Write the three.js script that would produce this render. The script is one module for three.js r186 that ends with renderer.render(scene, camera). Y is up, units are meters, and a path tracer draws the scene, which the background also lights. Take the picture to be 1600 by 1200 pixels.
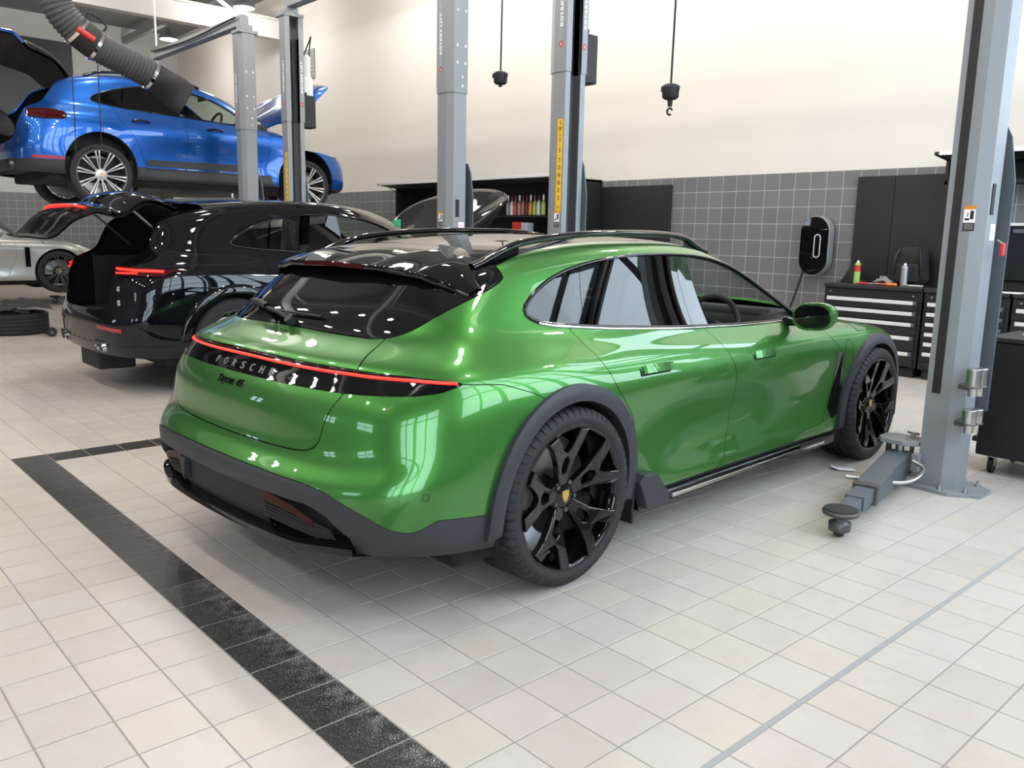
import * as THREE from 'three';
import { RoundedBoxGeometry } from 'three/addons/geometries/RoundedBoxGeometry.js';
import { mergeGeometries, mergeVertices, toCreasedNormals } from 'three/addons/utils/BufferGeometryUtils.js';
import { RectAreaLightUniformsLib } from 'three/addons/lights/RectAreaLightUniformsLib.js';
import { FontLoader } from 'three/addons/loaders/FontLoader.js';
import { TextGeometry } from 'three/addons/geometries/TextGeometry.js';
import { createNoise2D } from 'simplex-noise';

// ---------------------------------------------------------------- camera, sky, exposure
const scene = new THREE.Scene();
const renderer = new THREE.WebGLRenderer();
renderer.toneMapping = THREE.LinearToneMapping;
renderer.toneMappingExposure = 0.79;
renderer.shadowMap.enabled = true;
RectAreaLightUniformsLib.init();

const FOCAL = 1306.55, PITCH = 0.1765, ROLL = 0.0207, YAW = -0.8323;      // solved from the floor tile grid
const EYE = new THREE.Vector3(2.1196, 1.3648, 2.0199);
const camera = new THREE.PerspectiveCamera(2 * Math.atan(600 / FOCAL) * 180 / Math.PI, 4 / 3, 0.05, 200);
{
  const fw = new THREE.Vector3(Math.sin(YAW) * Math.cos(PITCH), -Math.sin(PITCH), -Math.cos(YAW) * Math.cos(PITCH));
  const rt = new THREE.Vector3(Math.cos(YAW), 0, Math.sin(YAW)), up = rt.clone().cross(fw);
  const r2 = rt.clone().multiplyScalar(Math.cos(ROLL)).addScaledVector(up, Math.sin(ROLL));
  const u2 = up.clone().multiplyScalar(Math.cos(ROLL)).addScaledVector(rt, -Math.sin(ROLL));
  camera.position.copy(EYE);
  camera.quaternion.setFromRotationMatrix(new THREE.Matrix4().makeBasis(r2, u2, fw.clone().negate()));
}
scene.add(camera);
scene.background = new THREE.Color().setRGB(8.2, 9.2, 10.6);                // bright overcast sky outside the windows
const LAMP_POWER = 9, LAMP_COLOR = new THREE.Color().setRGB(1, 0.945, 0.87);

// ---------------------------------------------------------------- helpers
const V3 = (x, y, z) => new THREE.Vector3(x, y, z);
let seedState = 12345;
const rnd = () => { seedState = (seedState + 0x6d2b79f5) | 0; let t = Math.imul(seedState ^ (seedState >>> 15), 1 | seedState); t = (t + Math.imul(t ^ (t >>> 7), 61 | t)) ^ t; return ((t ^ (t >>> 14)) >>> 0) / 4294967296; };
const noise2 = createNoise2D(rnd), clamp = (x, a, b) => Math.min(b, Math.max(a, x)), lerp = (a, b, t) => a + (b - a) * t;
const smooth = (a, b, x) => { const t = clamp((x - a) / (b - a), 0, 1); return t * t * (3 - 2 * t); };
const names = new Map();
const numbered = (n) => { const k = names.get(n) ?? 0; names.set(n, k + 1); return k ? n + '_' + String(k).padStart(3, '0') : n; };
function shade(o) { o.traverse((c) => { if (c.isMesh) { c.castShadow = true; c.receiveShadow = true; } }); return o; }
function tag(o, label, category, group) { o.userData.label = label; o.userData.category = category; if (group) o.userData.group = group; return o; }
function thing(name, label, category, pos = [0, 0, 0], turn = 0, group) {
  const o = new THREE.Group(); o.name = numbered(name); o.position.set(...pos); o.rotation.y = turn; scene.add(o);
  return tag(o, label, category, group);
}
const partNames = new WeakMap();
function partName(parent, n) {                                              // siblings that share a name get numbers
  let m = partNames.get(parent); if (!m) partNames.set(parent, m = new Map());
  const k = m.get(n) ?? 0; m.set(n, k + 1); return k ? n + '_' + String(k).padStart(3, '0') : n;
}
function part(parent, name, geo, mat, label) {
  const g = Array.isArray(geo) ? join(geo) : geo;
  const o = new THREE.Mesh(g, mat); o.name = partName(parent, name); o.castShadow = o.receiveShadow = true; parent.add(o);
  if (label) o.userData.label = label;
  return o;
}
function solo(name, geo, mat, label, category, group) {
  const o = new THREE.Mesh(Array.isArray(geo) ? join(geo) : geo, mat); o.name = numbered(name); o.castShadow = o.receiveShadow = true; scene.add(o);
  return tag(o, label, category, group);
}
function structure(name, geo, mat) {
  const o = geo ? new THREE.Mesh(Array.isArray(geo) ? join(geo) : geo, mat) : new THREE.Group();
  o.name = name; o.castShadow = o.receiveShadow = true; o.userData.kind = 'structure'; scene.add(o); return o;
}
const fix = (g) => { g = g.index ? g.toNonIndexed() : g; for (const k of Object.keys(g.attributes)) if (!['position', 'normal', 'uv'].includes(k)) g.deleteAttribute(k);
  if (!g.attributes.uv) g.setAttribute('uv', new THREE.BufferAttribute(new Float32Array(g.attributes.position.count * 2), 2));
  if (!g.attributes.normal) g.computeVertexNormals(); g.clearGroups?.(); g.morphAttributes = {}; return g; };
const join = (list) => (list.length === 1 ? list[0] : mergeGeometries(list.map(fix), false));
// box by extents, edges rounded by r
function bx(x0, x1, y0, y1, z0, z1, r = 0) {
  const w = x1 - x0, h = y1 - y0, d = z1 - z0;
  const g = r > 0 ? new RoundedBoxGeometry(w, h, d, 1, Math.min(r, w / 2.01, h / 2.01, d / 2.01)) : new THREE.BoxGeometry(w, h, d);
  return g.translate((x0 + x1) / 2, (y0 + y1) / 2, (z0 + z1) / 2);
}
function cyl(a, b, r, r2 = r, seg = 16, open = false) {
  const A = V3(...a), B = V3(...b), L = A.distanceTo(B), g = new THREE.CylinderGeometry(r2, r, L, seg, 1, open);
  g.applyQuaternion(new THREE.Quaternion().setFromUnitVectors(V3(0, 1, 0), B.clone().sub(A).normalize()));
  return g.translate(...A.add(B).multiplyScalar(0.5).toArray());
}
function tube(pts, r, seg = 40, rad = 8, closed = false) { return new THREE.TubeGeometry(new THREE.CatmullRomCurve3(pts.map((p) => (p.isVector3 ? p : V3(...p))), closed), seg, r, rad, closed); }
function lathe(profile, seg = 32) { return new THREE.LatheGeometry(profile.map(([r, y]) => new THREE.Vector2(r, y)), seg); }
function extrude(pts, depth, bevel = 0, holes = []) {                        // outline in x, y; depth along z
  const s = new THREE.Shape(pts.map((p) => new THREE.Vector2(...p)));
  for (const h of holes) s.holes.push(new THREE.Path(h.map((p) => new THREE.Vector2(...p))));
  return new THREE.ExtrudeGeometry(s, { depth, bevelEnabled: bevel > 0, bevelSize: bevel, bevelThickness: bevel, bevelOffset: -bevel, bevelSegments: 2, curveSegments: 12 });
}
// a smooth sheet from a function of (a, b) in 0..1
function sheet(fn, na, nb) {
  const pos = [], uv = [], idx = [];
  for (let i = 0; i <= na; i++) for (let j = 0; j <= nb; j++) { pos.push(...fn(i / na, j / nb)); uv.push(i / na, j / nb); }
  for (let i = 0; i < na; i++) for (let j = 0; j < nb; j++) { const a = i * (nb + 1) + j, b = a + 1, c = a + nb + 1, d = c + 1; idx.push(a, c, b, b, c, d); }
  const g = new THREE.BufferGeometry(); g.setAttribute('position', new THREE.Float32BufferAttribute(pos, 3)); g.setAttribute('uv', new THREE.Float32BufferAttribute(uv, 2)); g.setIndex(idx); g.computeVertexNormals(); return g;
}
const lin = (r, g, b) => new THREE.Color().setRGB(r, g, b);
const std = (color, roughness = 0.6, metalness = 0, extra = {}) => new THREE.MeshStandardMaterial({ color, roughness, metalness, side: THREE.DoubleSide, ...extra });
const phy = (color, roughness, metalness, extra = {}) => new THREE.MeshPhysicalMaterial({ color, roughness, metalness, side: THREE.DoubleSide, ...extra });
function dataTex(w, h, fn, { srgb = false, repeat } = {}) {
  const d = new Uint8Array(w * h * 4);
  for (let y = 0; y < h; y++) for (let x = 0; x < w; x++) { const c = fn(x / w, y / h); const o = (y * w + x) * 4; d[o] = clamp(c[0], 0, 1) * 255; d[o + 1] = clamp(c[1], 0, 1) * 255; d[o + 2] = clamp(c[2], 0, 1) * 255; d[o + 3] = 255; }
  const t = new THREE.DataTexture(d, w, h); t.magFilter = THREE.LinearFilter; t.wrapS = t.wrapT = THREE.RepeatWrapping; if (srgb) t.colorSpace = THREE.SRGBColorSpace; if (repeat) t.repeat.set(...repeat); t.needsUpdate = true; return t;
}
function canvasTex(w, h, draw) {
  const c = document.createElement('canvas'); c.width = w; c.height = h; const x = c.getContext('2d'); draw(x, w, h);
  const t = new THREE.CanvasTexture(c); t.colorSpace = THREE.SRGBColorSpace; return t;
}
const loader = new FontLoader();
const fontBold = await loader.loadAsync('fonts/droid/droid_sans_bold.typeface.json');
const fontSerif = await loader.loadAsync('fonts/droid/droid_serif_bold.typeface.json');
// ---------------------------------------------------------------- materials
const M = {
  blackPlastic: std(lin(0.009, 0.009, 0.01), 0.6),
  cladding: std(lin(0.026, 0.027, 0.032), 0.52),
  gloss: phy(lin(0.004, 0.004, 0.005), 0.5, 0, { specularIntensity: 0, clearcoat: 1, clearcoatRoughness: 0.02 }),
  rubber: std(lin(0.014, 0.014, 0.016), 0.72),
  rim: phy(lin(0.004, 0.004, 0.0045), 0.5, 0, { specularIntensity: 0, clearcoat: 1, clearcoatRoughness: 0.03 }),
  silverRim: std(lin(0.66, 0.66, 0.66), 0.3, 0.4), silverBarrel: std(lin(.1, .1, .1), .4, .5),
  steel: std(lin(0.55, 0.55, 0.54), 0.28, 1),
  darkSteel: std(lin(0.12, 0.12, 0.12), 0.4, 0.8),
  disc: std(lin(0.35, 0.33, 0.3), 0.35, 1),
  caliper: std(lin(0.45, 0.47, 0.5), 0.4, 0.1),
  chrome: std(lin(0.8, 0.8, 0.8), 0.08, 1),
  gold: std(lin(0.55, 0.34, 0.08), 0.35, 0.6),
  red: std(lin(0.45, 0.02, 0.02), 0.35),
  shell: std(lin(0.008, 0.008, 0.008), 0.9),
  interior: std(lin(0.02, 0.02, 0.021), 0.8),
  darkGlass: phy(lin(0.03, 0.033, 0.036), 0.0, 0, { transmission: 1, ior: 1.5, thickness: 0 }),
  clearGlass: phy(lin(0.72, 0.8, 0.76), 0.0, 0, { transmission: 1, ior: 1.5, thickness: 0 }),
  green: phy(lin(0.05, 0.20, 0.036), 0.33, 0.68, { specularIntensity: 0.3, clearcoat: 1, clearcoatRoughness: 0.02 }),
  black: phy(lin(0.003, 0.0035, 0.006), 0.5, 0, { specularIntensity: 0, clearcoat: 1, clearcoatRoughness: 0.02 }),
  blue: phy(lin(0.011, 0.1, 0.42), 0.34, 0.6, { specularIntensity: 0.3, clearcoat: 1, clearcoatRoughness: 0.02 }),
  silver: phy(lin(0.50, 0.50, 0.48), 0.34, 0.7, { clearcoat: 1, clearcoatRoughness: 0.03 }),
  bandLetter: std(lin(.16, .16, .165), .35, .3),
  redBright: phy(lin(.42, .012, .02), .3, 0, { clearcoat: .6, clearcoatRoughness: .05 }),
  reflector: phy(lin(.035, .0015, .002), .4, 0, { specularIntensity: .4 }),
  redLens: phy(lin(0.055, 0.003, 0.004), 0.5, 0, { specularIntensity: 0, clearcoat: 1, clearcoatRoughness: 0.03 }),
  redGlow: std(lin(0.6, 0.03, 0.02), 0.3, 0, { emissive: lin(1, 0.035, 0.02), emissiveIntensity: 1.7 }),
  liftGrey: std(lin(0.245, 0.26, 0.275), 0.42, 0.1),
  liftDark: std(lin(0.09, 0.105, 0.12), 0.45, 0.1),
  white: std(lin(0.75, 0.75, 0.73), 0.5),
  yellow: std(lin(0.75, 0.42, 0.02), 0.5),
};
// ---------------------------------------------------------------- car bodies: a cubic B-spline surface over rings (bottom to roof) and stations (tail to nose), cut into panels
const parseNet = (rows) => rows.map((r) => r.trim().split('|').map((p) => p.trim().split(/\s+/).map(Number)));
function splineSurface(net, ds, dt, sharpen = 2) {
  const NR = net.length, NS = net[0].length;
  const at = (G, r, s) => {                                                  // mirrored past the centre line, extended below the bottom
    let m = 1;
    if (s < 0) { s = -s; m = -m; } if (s > NS - 1) { s = 2 * (NS - 1) - s; m = -m; }
    if (r > NR - 1) { r = 2 * (NR - 1) - r; m = -m; }
    if (r < 0) { const a = G[0][s], b = G[-r][s]; return [2 * a[0] - b[0], 2 * a[1] - b[1], m * (2 * a[2] - b[2])]; }
    const p = G[r][s]; return [p[0], p[1], m * p[2]];
  };
  let G = net.map((r) => r.map((p) => p.slice()));
  const w = [1 / 6, 4 / 6, 1 / 6];
  for (let k = 0; k < sharpen; k++) {                                        // pull the surface towards the given points
    const N = G.map((row, r) => row.map((p, s) => {
      const e = [0, 0, 0];
      for (let i = -1; i <= 1; i++) for (let j = -1; j <= 1; j++) { const q = at(G, r + i, s + j); for (let c = 0; c < 3; c++) e[c] += w[i + 1] * w[j + 1] * q[c]; }
      return p.map((x, c) => x + 0.8 * (net[r][s][c] - e[c]));
    }));
    G = N;
  }
  const B = (t) => [(1 - t) ** 3 / 6, (3 * t ** 3 - 6 * t ** 2 + 4) / 6, (-3 * t ** 3 + 3 * t ** 2 + 3 * t + 1) / 6, t ** 3 / 6];
  const D = (t) => [-((1 - t) ** 2) / 2, (9 * t * t - 12 * t) / 6, (-9 * t * t + 6 * t + 3) / 6, t * t / 2];
  const ns = (NS - 1) * ds, nt = (NR - 1) * dt, grid = [];
  for (let i = 0; i <= nt; i++) {
    const r0 = Math.min(Math.floor(i / dt), NR - 2), tr = i / dt - r0, br = B(tr), dr = D(tr), row = [];
    for (let j = 0; j <= ns; j++) {
      const s0 = Math.min(Math.floor(j / ds), NS - 2), ts = j / ds - s0, bs = B(ts), dd = D(ts);
      const p = [0, 0, 0], a = [0, 0, 0], b = [0, 0, 0];
      for (let m = 0; m < 4; m++) for (let n = 0; n < 4; n++) { const q = at(G, r0 - 1 + m, s0 - 1 + n); for (let c = 0; c < 3; c++) { p[c] += br[m] * bs[n] * q[c]; a[c] += br[m] * dd[n] * q[c]; b[c] += dr[m] * bs[n] * q[c]; } }
      // p is (u, h, v); outward normal = (d/ds) x (d/dt) in (u, h, v)
      let nx = a[1] * b[2] - a[2] * b[1], ny = a[2] * b[0] - a[0] * b[2], nz = a[0] * b[1] - a[1] * b[0];
      const L = Math.hypot(nx, ny, nz) || 1;
      row.push([p[0], p[1], p[2], nx / L, ny / L, nz / L, j / ds, i / dt]);
    }
    grid.push(row);
  }
  // the pole along the roof centre line
  const top = grid[nt], below = grid[nt - 1];
  for (let j = 0; j <= ns; j++) { top[j][2] = 0; for (let c = 3; c < 5; c++) top[j][c] = below[j][c]; top[j][5] = 0; }
  for (const row of grid) { row[0][2] = 0; row[ns][2] = 0; }
  const soup = [];
  for (let i = 0; i < nt; i++) for (let j = 0; j < ns; j++) {
    const a = grid[i][j], b = grid[i][j + 1], c = grid[i + 1][j], d = grid[i + 1][j + 1];
    soup.push([a, b, d], [a, d, c]);
  }
  return soup;
}
const mixV = (a, b, t) => { const o = a.map((x, i) => x + (b[i] - x) * t); const L = Math.hypot(o[3], o[4], o[5]) || 1; o[3] /= L; o[4] /= L; o[5] /= L; return o; };
// split triangles by the sign of f: [negative side, positive side]
function split(soup, f) {
  const neg = [], pos = [], memo = new Map(), val = (v) => { let x = memo.get(v); if (x === undefined) memo.set(v, x = f(v)); return x; };
  for (const t of soup) {
    const d = t.map(val);
    if (d[0] <= 0 && d[1] <= 0 && d[2] <= 0) { neg.push(t); continue; }
    if (d[0] >= 0 && d[1] >= 0 && d[2] >= 0) { pos.push(t); continue; }
    const N = [], P = [];
    for (let i = 0; i < 3; i++) {
      const j = (i + 1) % 3;
      if (d[i] <= 0) N.push(t[i]); if (d[i] >= 0) P.push(t[i]);
      if (d[i] * d[j] < 0) { const m = mixV(t[i], t[j], d[i] / (d[i] - d[j])); N.push(m); P.push(m); }
    }
    for (const [list, out] of [[N, neg], [P, pos]]) for (let i = 2; i < list.length; i++) out.push([list[0], list[i - 1], list[i]]);
  }
  return [neg, pos];
}
const carve = (soup, f, gap = 0) => [split(soup, (p) => f(p) + gap)[0], split(soup, (p) => f(p) - gap)[1]];
const mirrored = (soup) => soup.map(([a, b, c]) => [a, c, b].map((p) => [p[0], p[1], -p[2], p[3], p[4], -p[5], -1 - p[6], p[7]]));
const offsetSoup = (soup, d) => soup.map((t) => t.map((p) => [p[0] + p[3] * d, p[1] + p[4] * d, p[2] + p[5] * d, ...p.slice(3)]));
// geometry in (x = right, y = up, z = back) car axes: car forward u is -z
function soupGeo(soup, flange = 0) {
  const key = (p) => Math.round(p[0] * 2e4) + ',' + Math.round(p[1] * 2e4) + ',' + Math.round(p[2] * 2e4);
  const ids = new Map(), pos = [], nor = [], uv = [], idx = [], edges = new Map(), src = [];
  const id = (p) => { const k = key(p); let i = ids.get(k); if (i === undefined) { ids.set(k, i = src.length); src.push(p); pos.push(p[2], p[1], -p[0]); nor.push(p[5], p[4], -p[3]); uv.push(p[0], p[1] + p[2]); } return i; };
  for (const t of soup) {
    const [a, b, c] = t.map(id); if (a === b || b === c || a === c) continue;
    idx.push(a, b, c);
    for (const [i, j] of [[a, b], [b, c], [c, a]]) { const k = i < j ? i * 1e7 + j : j * 1e7 + i; const e = edges.get(k); if (e) e.n++; else edges.set(k, { n: 1, i, j }); }
  }
  if (flange) {
    const add = (p, d, n) => { pos.push(p[2] - p[5] * d, p[1] - p[4] * d, -p[0] + p[3] * d); nor.push(...n); uv.push(p[0], p[1] + p[2]); return pos.length / 3 - 1; };
    for (const { n, i, j } of edges.values()) {
      if (n !== 1) continue;
      const A = src[i], B = src[j], ex = B[2] - A[2], ey = B[1] - A[1], ez = -(B[0] - A[0]);
      const nx = A[5], ny = A[4], nz = -A[3]; let o = [ey * nz - ez * ny, ez * nx - ex * nz, ex * ny - ey * nx]; const L = Math.hypot(...o) || 1; o = o.map((x) => x / L);
      const a = add(A, 0, o), b = add(B, 0, o), c = add(A, flange, o), d = add(B, flange, o);
      idx.push(a, c, b, b, c, d);
    }
  }
  const g = new THREE.BufferGeometry();
  g.setAttribute('position', new THREE.Float32BufferAttribute(pos, 3)); g.setAttribute('normal', new THREE.Float32BufferAttribute(nor, 3)); g.setAttribute('uv', new THREE.Float32BufferAttribute(uv, 2)); g.setIndex(idx);
  return g;
}
// signed distance to a polygon, negative inside
function polyDist(poly) {
  const n = poly.length;
  return (x, y) => {
    let best = 1e9, inside = false;
    for (let i = 0, j = n - 1; i < n; j = i++) {
      const [ax, ay] = poly[j], [bx_, by] = poly[i], dx = bx_ - ax, dy = by - ay, t = clamp(((x - ax) * dx + (y - ay) * dy) / (dx * dx + dy * dy || 1), 0, 1);
      const qx = x - ax - dx * t, qy = y - ay - dy * t; best = Math.min(best, qx * qx + qy * qy);
      if ((ay > y) !== (by > y) && x < (bx_ - ax) * (y - ay) / (by - ay) + ax) inside = !inside;
    }
    return (inside ? -1 : 1) * Math.sqrt(best);
  };
}
// round off a polygon: closed Catmull-Rom through its points
const roundPoly = (pts, n = 90) => new THREE.CatmullRomCurve3(pts.map(([x, y]) => V3(x, y, 0)), true, 'centripetal').getPoints(n).slice(0, -1).map((p) => [p.x, p.y]);
const chaikin = (pts, k = 2) => { for (let q = 0; q < k; q++) { const o = []; pts.forEach((a, i) => { const b = pts[(i + 1) % pts.length]; o.push([a[0] * 0.75 + b[0] * 0.25, a[1] * 0.75 + b[1] * 0.25], [a[0] * 0.25 + b[0] * 0.75, a[1] * 0.25 + b[1] * 0.75]); }); pts = o; } return pts; };
const curve = (pts) => (x) => { if (x <= pts[0][0]) return pts[0][1]; for (let i = 1; i < pts.length; i++) if (x <= pts[i][0]) { const t = (x - pts[i - 1][0]) / (pts[i][0] - pts[i - 1][0]); return lerp(pts[i - 1][1], pts[i][1], t * t * (3 - 2 * t)); } return pts[pts.length - 1][1]; };
const line = (pts) => (x) => { if (x <= pts[0][0]) return pts[0][1]; for (let i = 1; i < pts.length; i++) if (x <= pts[i][0]) return lerp(pts[i - 1][1], pts[i][1], (x - pts[i - 1][0]) / (pts[i][0] - pts[i - 1][0])); return pts[pts.length - 1][1]; };
// look a surface up along one axis: finder(soup, i, j, k, sign) -> (a, b) => [point, normal] with the largest sign * coordinate k
function finder(soup, i, j, k, sign, keep = () => true) {
  const cell = 0.06, bins = new Map();
  for (const t of soup) {
    if (!keep(t[0])) continue;
    const a0 = Math.floor(Math.min(t[0][i], t[1][i], t[2][i]) / cell), a1 = Math.floor(Math.max(t[0][i], t[1][i], t[2][i]) / cell);
    const b0 = Math.floor(Math.min(t[0][j], t[1][j], t[2][j]) / cell), b1 = Math.floor(Math.max(t[0][j], t[1][j], t[2][j]) / cell);
    for (let a = a0; a <= a1; a++) for (let b = b0; b <= b1; b++) { const q = a + '_' + b; let L = bins.get(q); if (!L) bins.set(q, L = []); L.push(t); }
  }
  const one = (x, y) => {
    let best = null;
    for (const t of bins.get(Math.floor(x / cell) + '_' + Math.floor(y / cell)) ?? []) {
      const [A, B, C] = t, d = (B[i] - A[i]) * (C[j] - A[j]) - (C[i] - A[i]) * (B[j] - A[j]); if (Math.abs(d) < 1e-12) continue;
      const l1 = ((x - A[i]) * (C[j] - A[j]) - (C[i] - A[i]) * (y - A[j])) / d, l2 = ((B[i] - A[i]) * (y - A[j]) - (x - A[i]) * (B[j] - A[j])) / d;
      if (l1 < -1e-6 || l2 < -1e-6 || l1 + l2 > 1 + 1e-6) continue;
      const p = A.map((v, c) => v + l1 * (B[c] - v) + l2 * (C[c] - v));
      if (!best || sign * p[k] > sign * best[k]) best = p;
    }
    return best;
  };
  // just past an edge: the nearest place that is still on the surface
  return (x, y, strict) => { let b = one(x, y); if (b || strict) return b; for (let r = .006; r < .4; r += .008) for (const [dx, dy] of [[0, 1], [0, -1], [1, 0], [-1, 0]]) { b = one(x + dx * r, y + dy * r); if (b) return b; } return null; };
}
// side glass: one quadratic sheet fitted through the window opening, so that it mirrors without waves
function fairGlass(soup) {
  const n = 6, A = Array.from({ length: n }, () => new Float64Array(n + 1)), row = (u, h) => [1, u, h, u * u, u * h, h * h];
  for (const t of soup) for (const p of t) { const r = row(p[0], p[1]); for (let i = 0; i < n; i++) { for (let j = 0; j < n; j++) A[i][j] += r[i] * r[j]; A[i][n] += r[i] * p[2]; } }
  for (let i = 0; i < n; i++) { let m = i; for (let k = i + 1; k < n; k++) if (Math.abs(A[k][i]) > Math.abs(A[m][i])) m = k; [A[i], A[m]] = [A[m], A[i]]; for (let k = 0; k < n; k++) if (k !== i) { const f = A[k][i] / A[i][i]; for (let j = i; j <= n; j++) A[k][j] -= f * A[i][j]; } }
  const c = A.map((r, i) => r[n] / r[i]), memo = new Map();
  const fit = (p) => { let q = memo.get(p); if (!q) { const [u, h] = p, v = c[0] + c[1] * u + c[2] * h + c[3] * u * u + c[4] * u * h + c[5] * h * h, du = c[1] + 2 * c[3] * u + c[4] * h, dh = c[2] + c[4] * u + 2 * c[5] * h, L = Math.hypot(du, dh, 1); memo.set(p, q = [u, h, v, -du / L, -dh / L, 1 / L, p[6], p[7]]); } return q; };
  return soup.map((t) => t.map(fit));
}
const P3 = (p, d = 0) => V3(p[2] + p[5] * d, p[1] + p[4] * d, -(p[0] + p[3] * d));   // a surface point in car axes, lifted by d
// a ribbon lying on the surface between two curves of surface points
function ribbon(rowA, rowB, lift, thick) {
  const n = rowA.length, f = (a, b) => { const i = Math.round(a * (n - 1)), p = mixV(rowA[i], rowB[i], b); return P3(p, lift); };
  const g1 = sheet((a, b) => f(a, b).toArray(), n - 1, 4);
  const g2 = thick ? [sheet((a, b) => { const i = Math.round(a * (n - 1)); return P3(rowA[i], lift - thick * b).toArray(); }, n - 1, 1), sheet((a, b) => { const i = Math.round(a * (n - 1)); return P3(rowB[i], lift - thick * b).toArray(); }, n - 1, 1)] : [];
  return join([g1, ...g2]);
}
// ---------------------------------------------------------------- the workshop hall
const ROOM = { x0: -22, x1: 3.3, z0: -7.3, z1: 9, top: 6.5 }, DADO = 2.16;
const toPixel = (p) => { const v = V3(...p).sub(EYE).applyQuaternion(camera.quaternion.clone().invert()); return v.z < -0.1 ? [800 - FOCAL * v.x / v.z, 600 + FOCAL * v.y / v.z, -v.z] : null; };
const grain = dataTex(256, 256, (x, y) => { const a = 0.5 + 0.5 * noise2(x * 9, y * 9), b = rnd(); const k = 0.9 + 0.1 * a + 0.05 * (b - 0.5); return [k, k * 0.995, k * 0.985]; });
// floor: slab of grout with one raised tile on it after the other
const floor = structure('floor', bx(ROOM.x0, ROOM.x1, -0.2, -0.0014, ROOM.z0, ROOM.z1), std(lin(0.30, 0.275, 0.25), 0.85));
{
  const T = 0.2, G = 0.0026, W = 0.957 * T, xs = [], zs = [], JOINT = 0.0167;
  for (let n = -110; n < 5; n++) xs.push([n * T, (n + 1) * T, n]);
  for (let n = 5; n < 16; n++) xs.push([n * T + JOINT, (n + 1) * T + JOINT, n]);
  for (let a = -36; a < 45; a++) { const z = (k) => (k <= 4 ? k * T : (k - 1) * T + W); zs.push([z(a), z(a + 1), a]); }
  const tileGeo = (w, d) => {                                                  // top with a small chamfer, skirts down into the grout
    const hx = w / 2 - G, hz = d / 2 - G, c = 0.0012, y0 = -0.004, y1 = -c * 0.8; const pos = [], nor = [], uv = [];
    const quad = (p, n) => { for (const k of [0, 1, 2, 0, 2, 3]) { pos.push(...p[k]); nor.push(...n); uv.push(p[k][0], p[k][2]); } };
    const L = [[-1, -1], [-1, 1], [1, 1], [1, -1]], top = L.map(([a, b]) => [a * (hx - c), 0, b * (hz - c)]), mid = L.map(([a, b]) => [a * hx, y1, b * hz]), low = L.map(([a, b]) => [a * hx, y0, b * hz]);
    quad(top, [0, 1, 0]);
    for (let i = 0; i < 4; i++) { const j = (i + 1) % 4, n = [[-1, 0], [0, 1], [1, 0], [0, -1]][i]; quad([top[i], mid[i], mid[j], top[j]], [n[0] * .6, .8, n[1] * .6]); quad([mid[i], low[i], low[j], mid[j]], [n[0], 0, n[1]]); }
    const g = new THREE.BufferGeometry(); g.setAttribute('position', new THREE.Float32BufferAttribute(pos, 3)); g.setAttribute('normal', new THREE.Float32BufferAttribute(nor, 3)); g.setAttribute('uv', new THREE.Float32BufferAttribute(uv, 2)); return g;
  };
  const stain = dataTex(512, 512, (x, y) => { let a = 0; for (let o = 0, f = 3, w = .5; o < 4; o++, f *= 2.3, w *= .55) a += w * noise2(x * f + 7, y * f); const k = 0.93 + 0.055 * a + 0.03 * (rnd() - .5); return [k, k * (0.985 + .008 * a), k * (0.965 + .015 * a)]; });
  stain.repeat.set(1.1, 1.1);
  const tone = [[.575, .525, .485], [.59, .54, .495], [.565, .525, .49], [.585, .53, .472], [.572, .518, .483], [.58, .54, .505], [.552, .503, .463]];
  const mats = tone.map((c, i) => { const t = stain.clone(); t.offset.set(i * .37, i * .61); t.repeat.set(1.1, 1.1); t.needsUpdate = true; return std(lin(...c), 0.36, 0, { map: t }); });
  const flakes = [0, 1, 2, 3, 4].map((v) => dataTex(512, 512, (x, y) => {             // black floor paint, worn through to pale specks
    const big = 0.5 + 0.5 * noise2(x * 3.2 + v * 9, y * 3.2), fine = noise2(x * 28 + v * 31, y * 28) * 0.55 + noise2(x * 60, y * 60 + v * 17) * 0.45;
    const edge = smooth(.75, .05, y), speck = smooth(0.46 - 0.42 * big * edge - .04 * big + (v > 2 ? .22 : 0), 0.64 - .36 * big * edge + (v > 2 ? .22 : 0), fine); const k = 0.012 + 0.012 * big + speck * 0.6; return [k, k * .99, k * .96];
  }));
  for (const f of flakes) f.repeat.set(5, 5);
  const blackMats = flakes.map((f) => std(lin(.8, .8, .8), 0.42, 0, { map: f }));
  flakes.forEach((f) => { f.offset.set(.5, .5); });
  const tg = tileGeo(T, T), bg = tileGeo(T, W), all = [];
  for (const [x0, x1, n] of xs) for (const [z0, z1, a] of zs) {
    const isBlack = (a === 4 && n >= -17) || (n === -17 && a <= 4 && a > -30), cx = (x0 + x1) / 2, cz = (z0 + z1) / 2, p = toPixel([cx, 0, cz]);
    const seen = p && p[0] > -60 && p[0] < 1660 && p[1] > 200 && p[1] < 1290;
    all.push({ cx, cz, a, n, isBlack, k: Math.floor(rnd() * 7), size: seen ? 1 / p[2] ** 3 : 0, tilt: [rnd() - .5, rnd() - .5] });
  }
  const black = all.filter((t) => t.isBlack), pale = all.filter((t) => !t.isBlack).sort((p, q) => q.size - p.size);
  for (const t of black) { const m = part(floor, 'black_tile', t.a === 4 ? bg : tg, blackMats[t.n > -6 ? t.k % 3 : 3 + t.k % 2], 'tile painted black, worn to pale specks'); m.position.set(t.cx, 0, t.cz); if (t.a !== 4) m.rotation.y = Math.PI / 2; }
  const put = (m, t) => { m.position.set(t.cx, -0.0002 * t.k / 7, t.cz); m.rotation.set(t.tilt[0] * .003, 0, t.tilt[1] * .003); };
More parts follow.
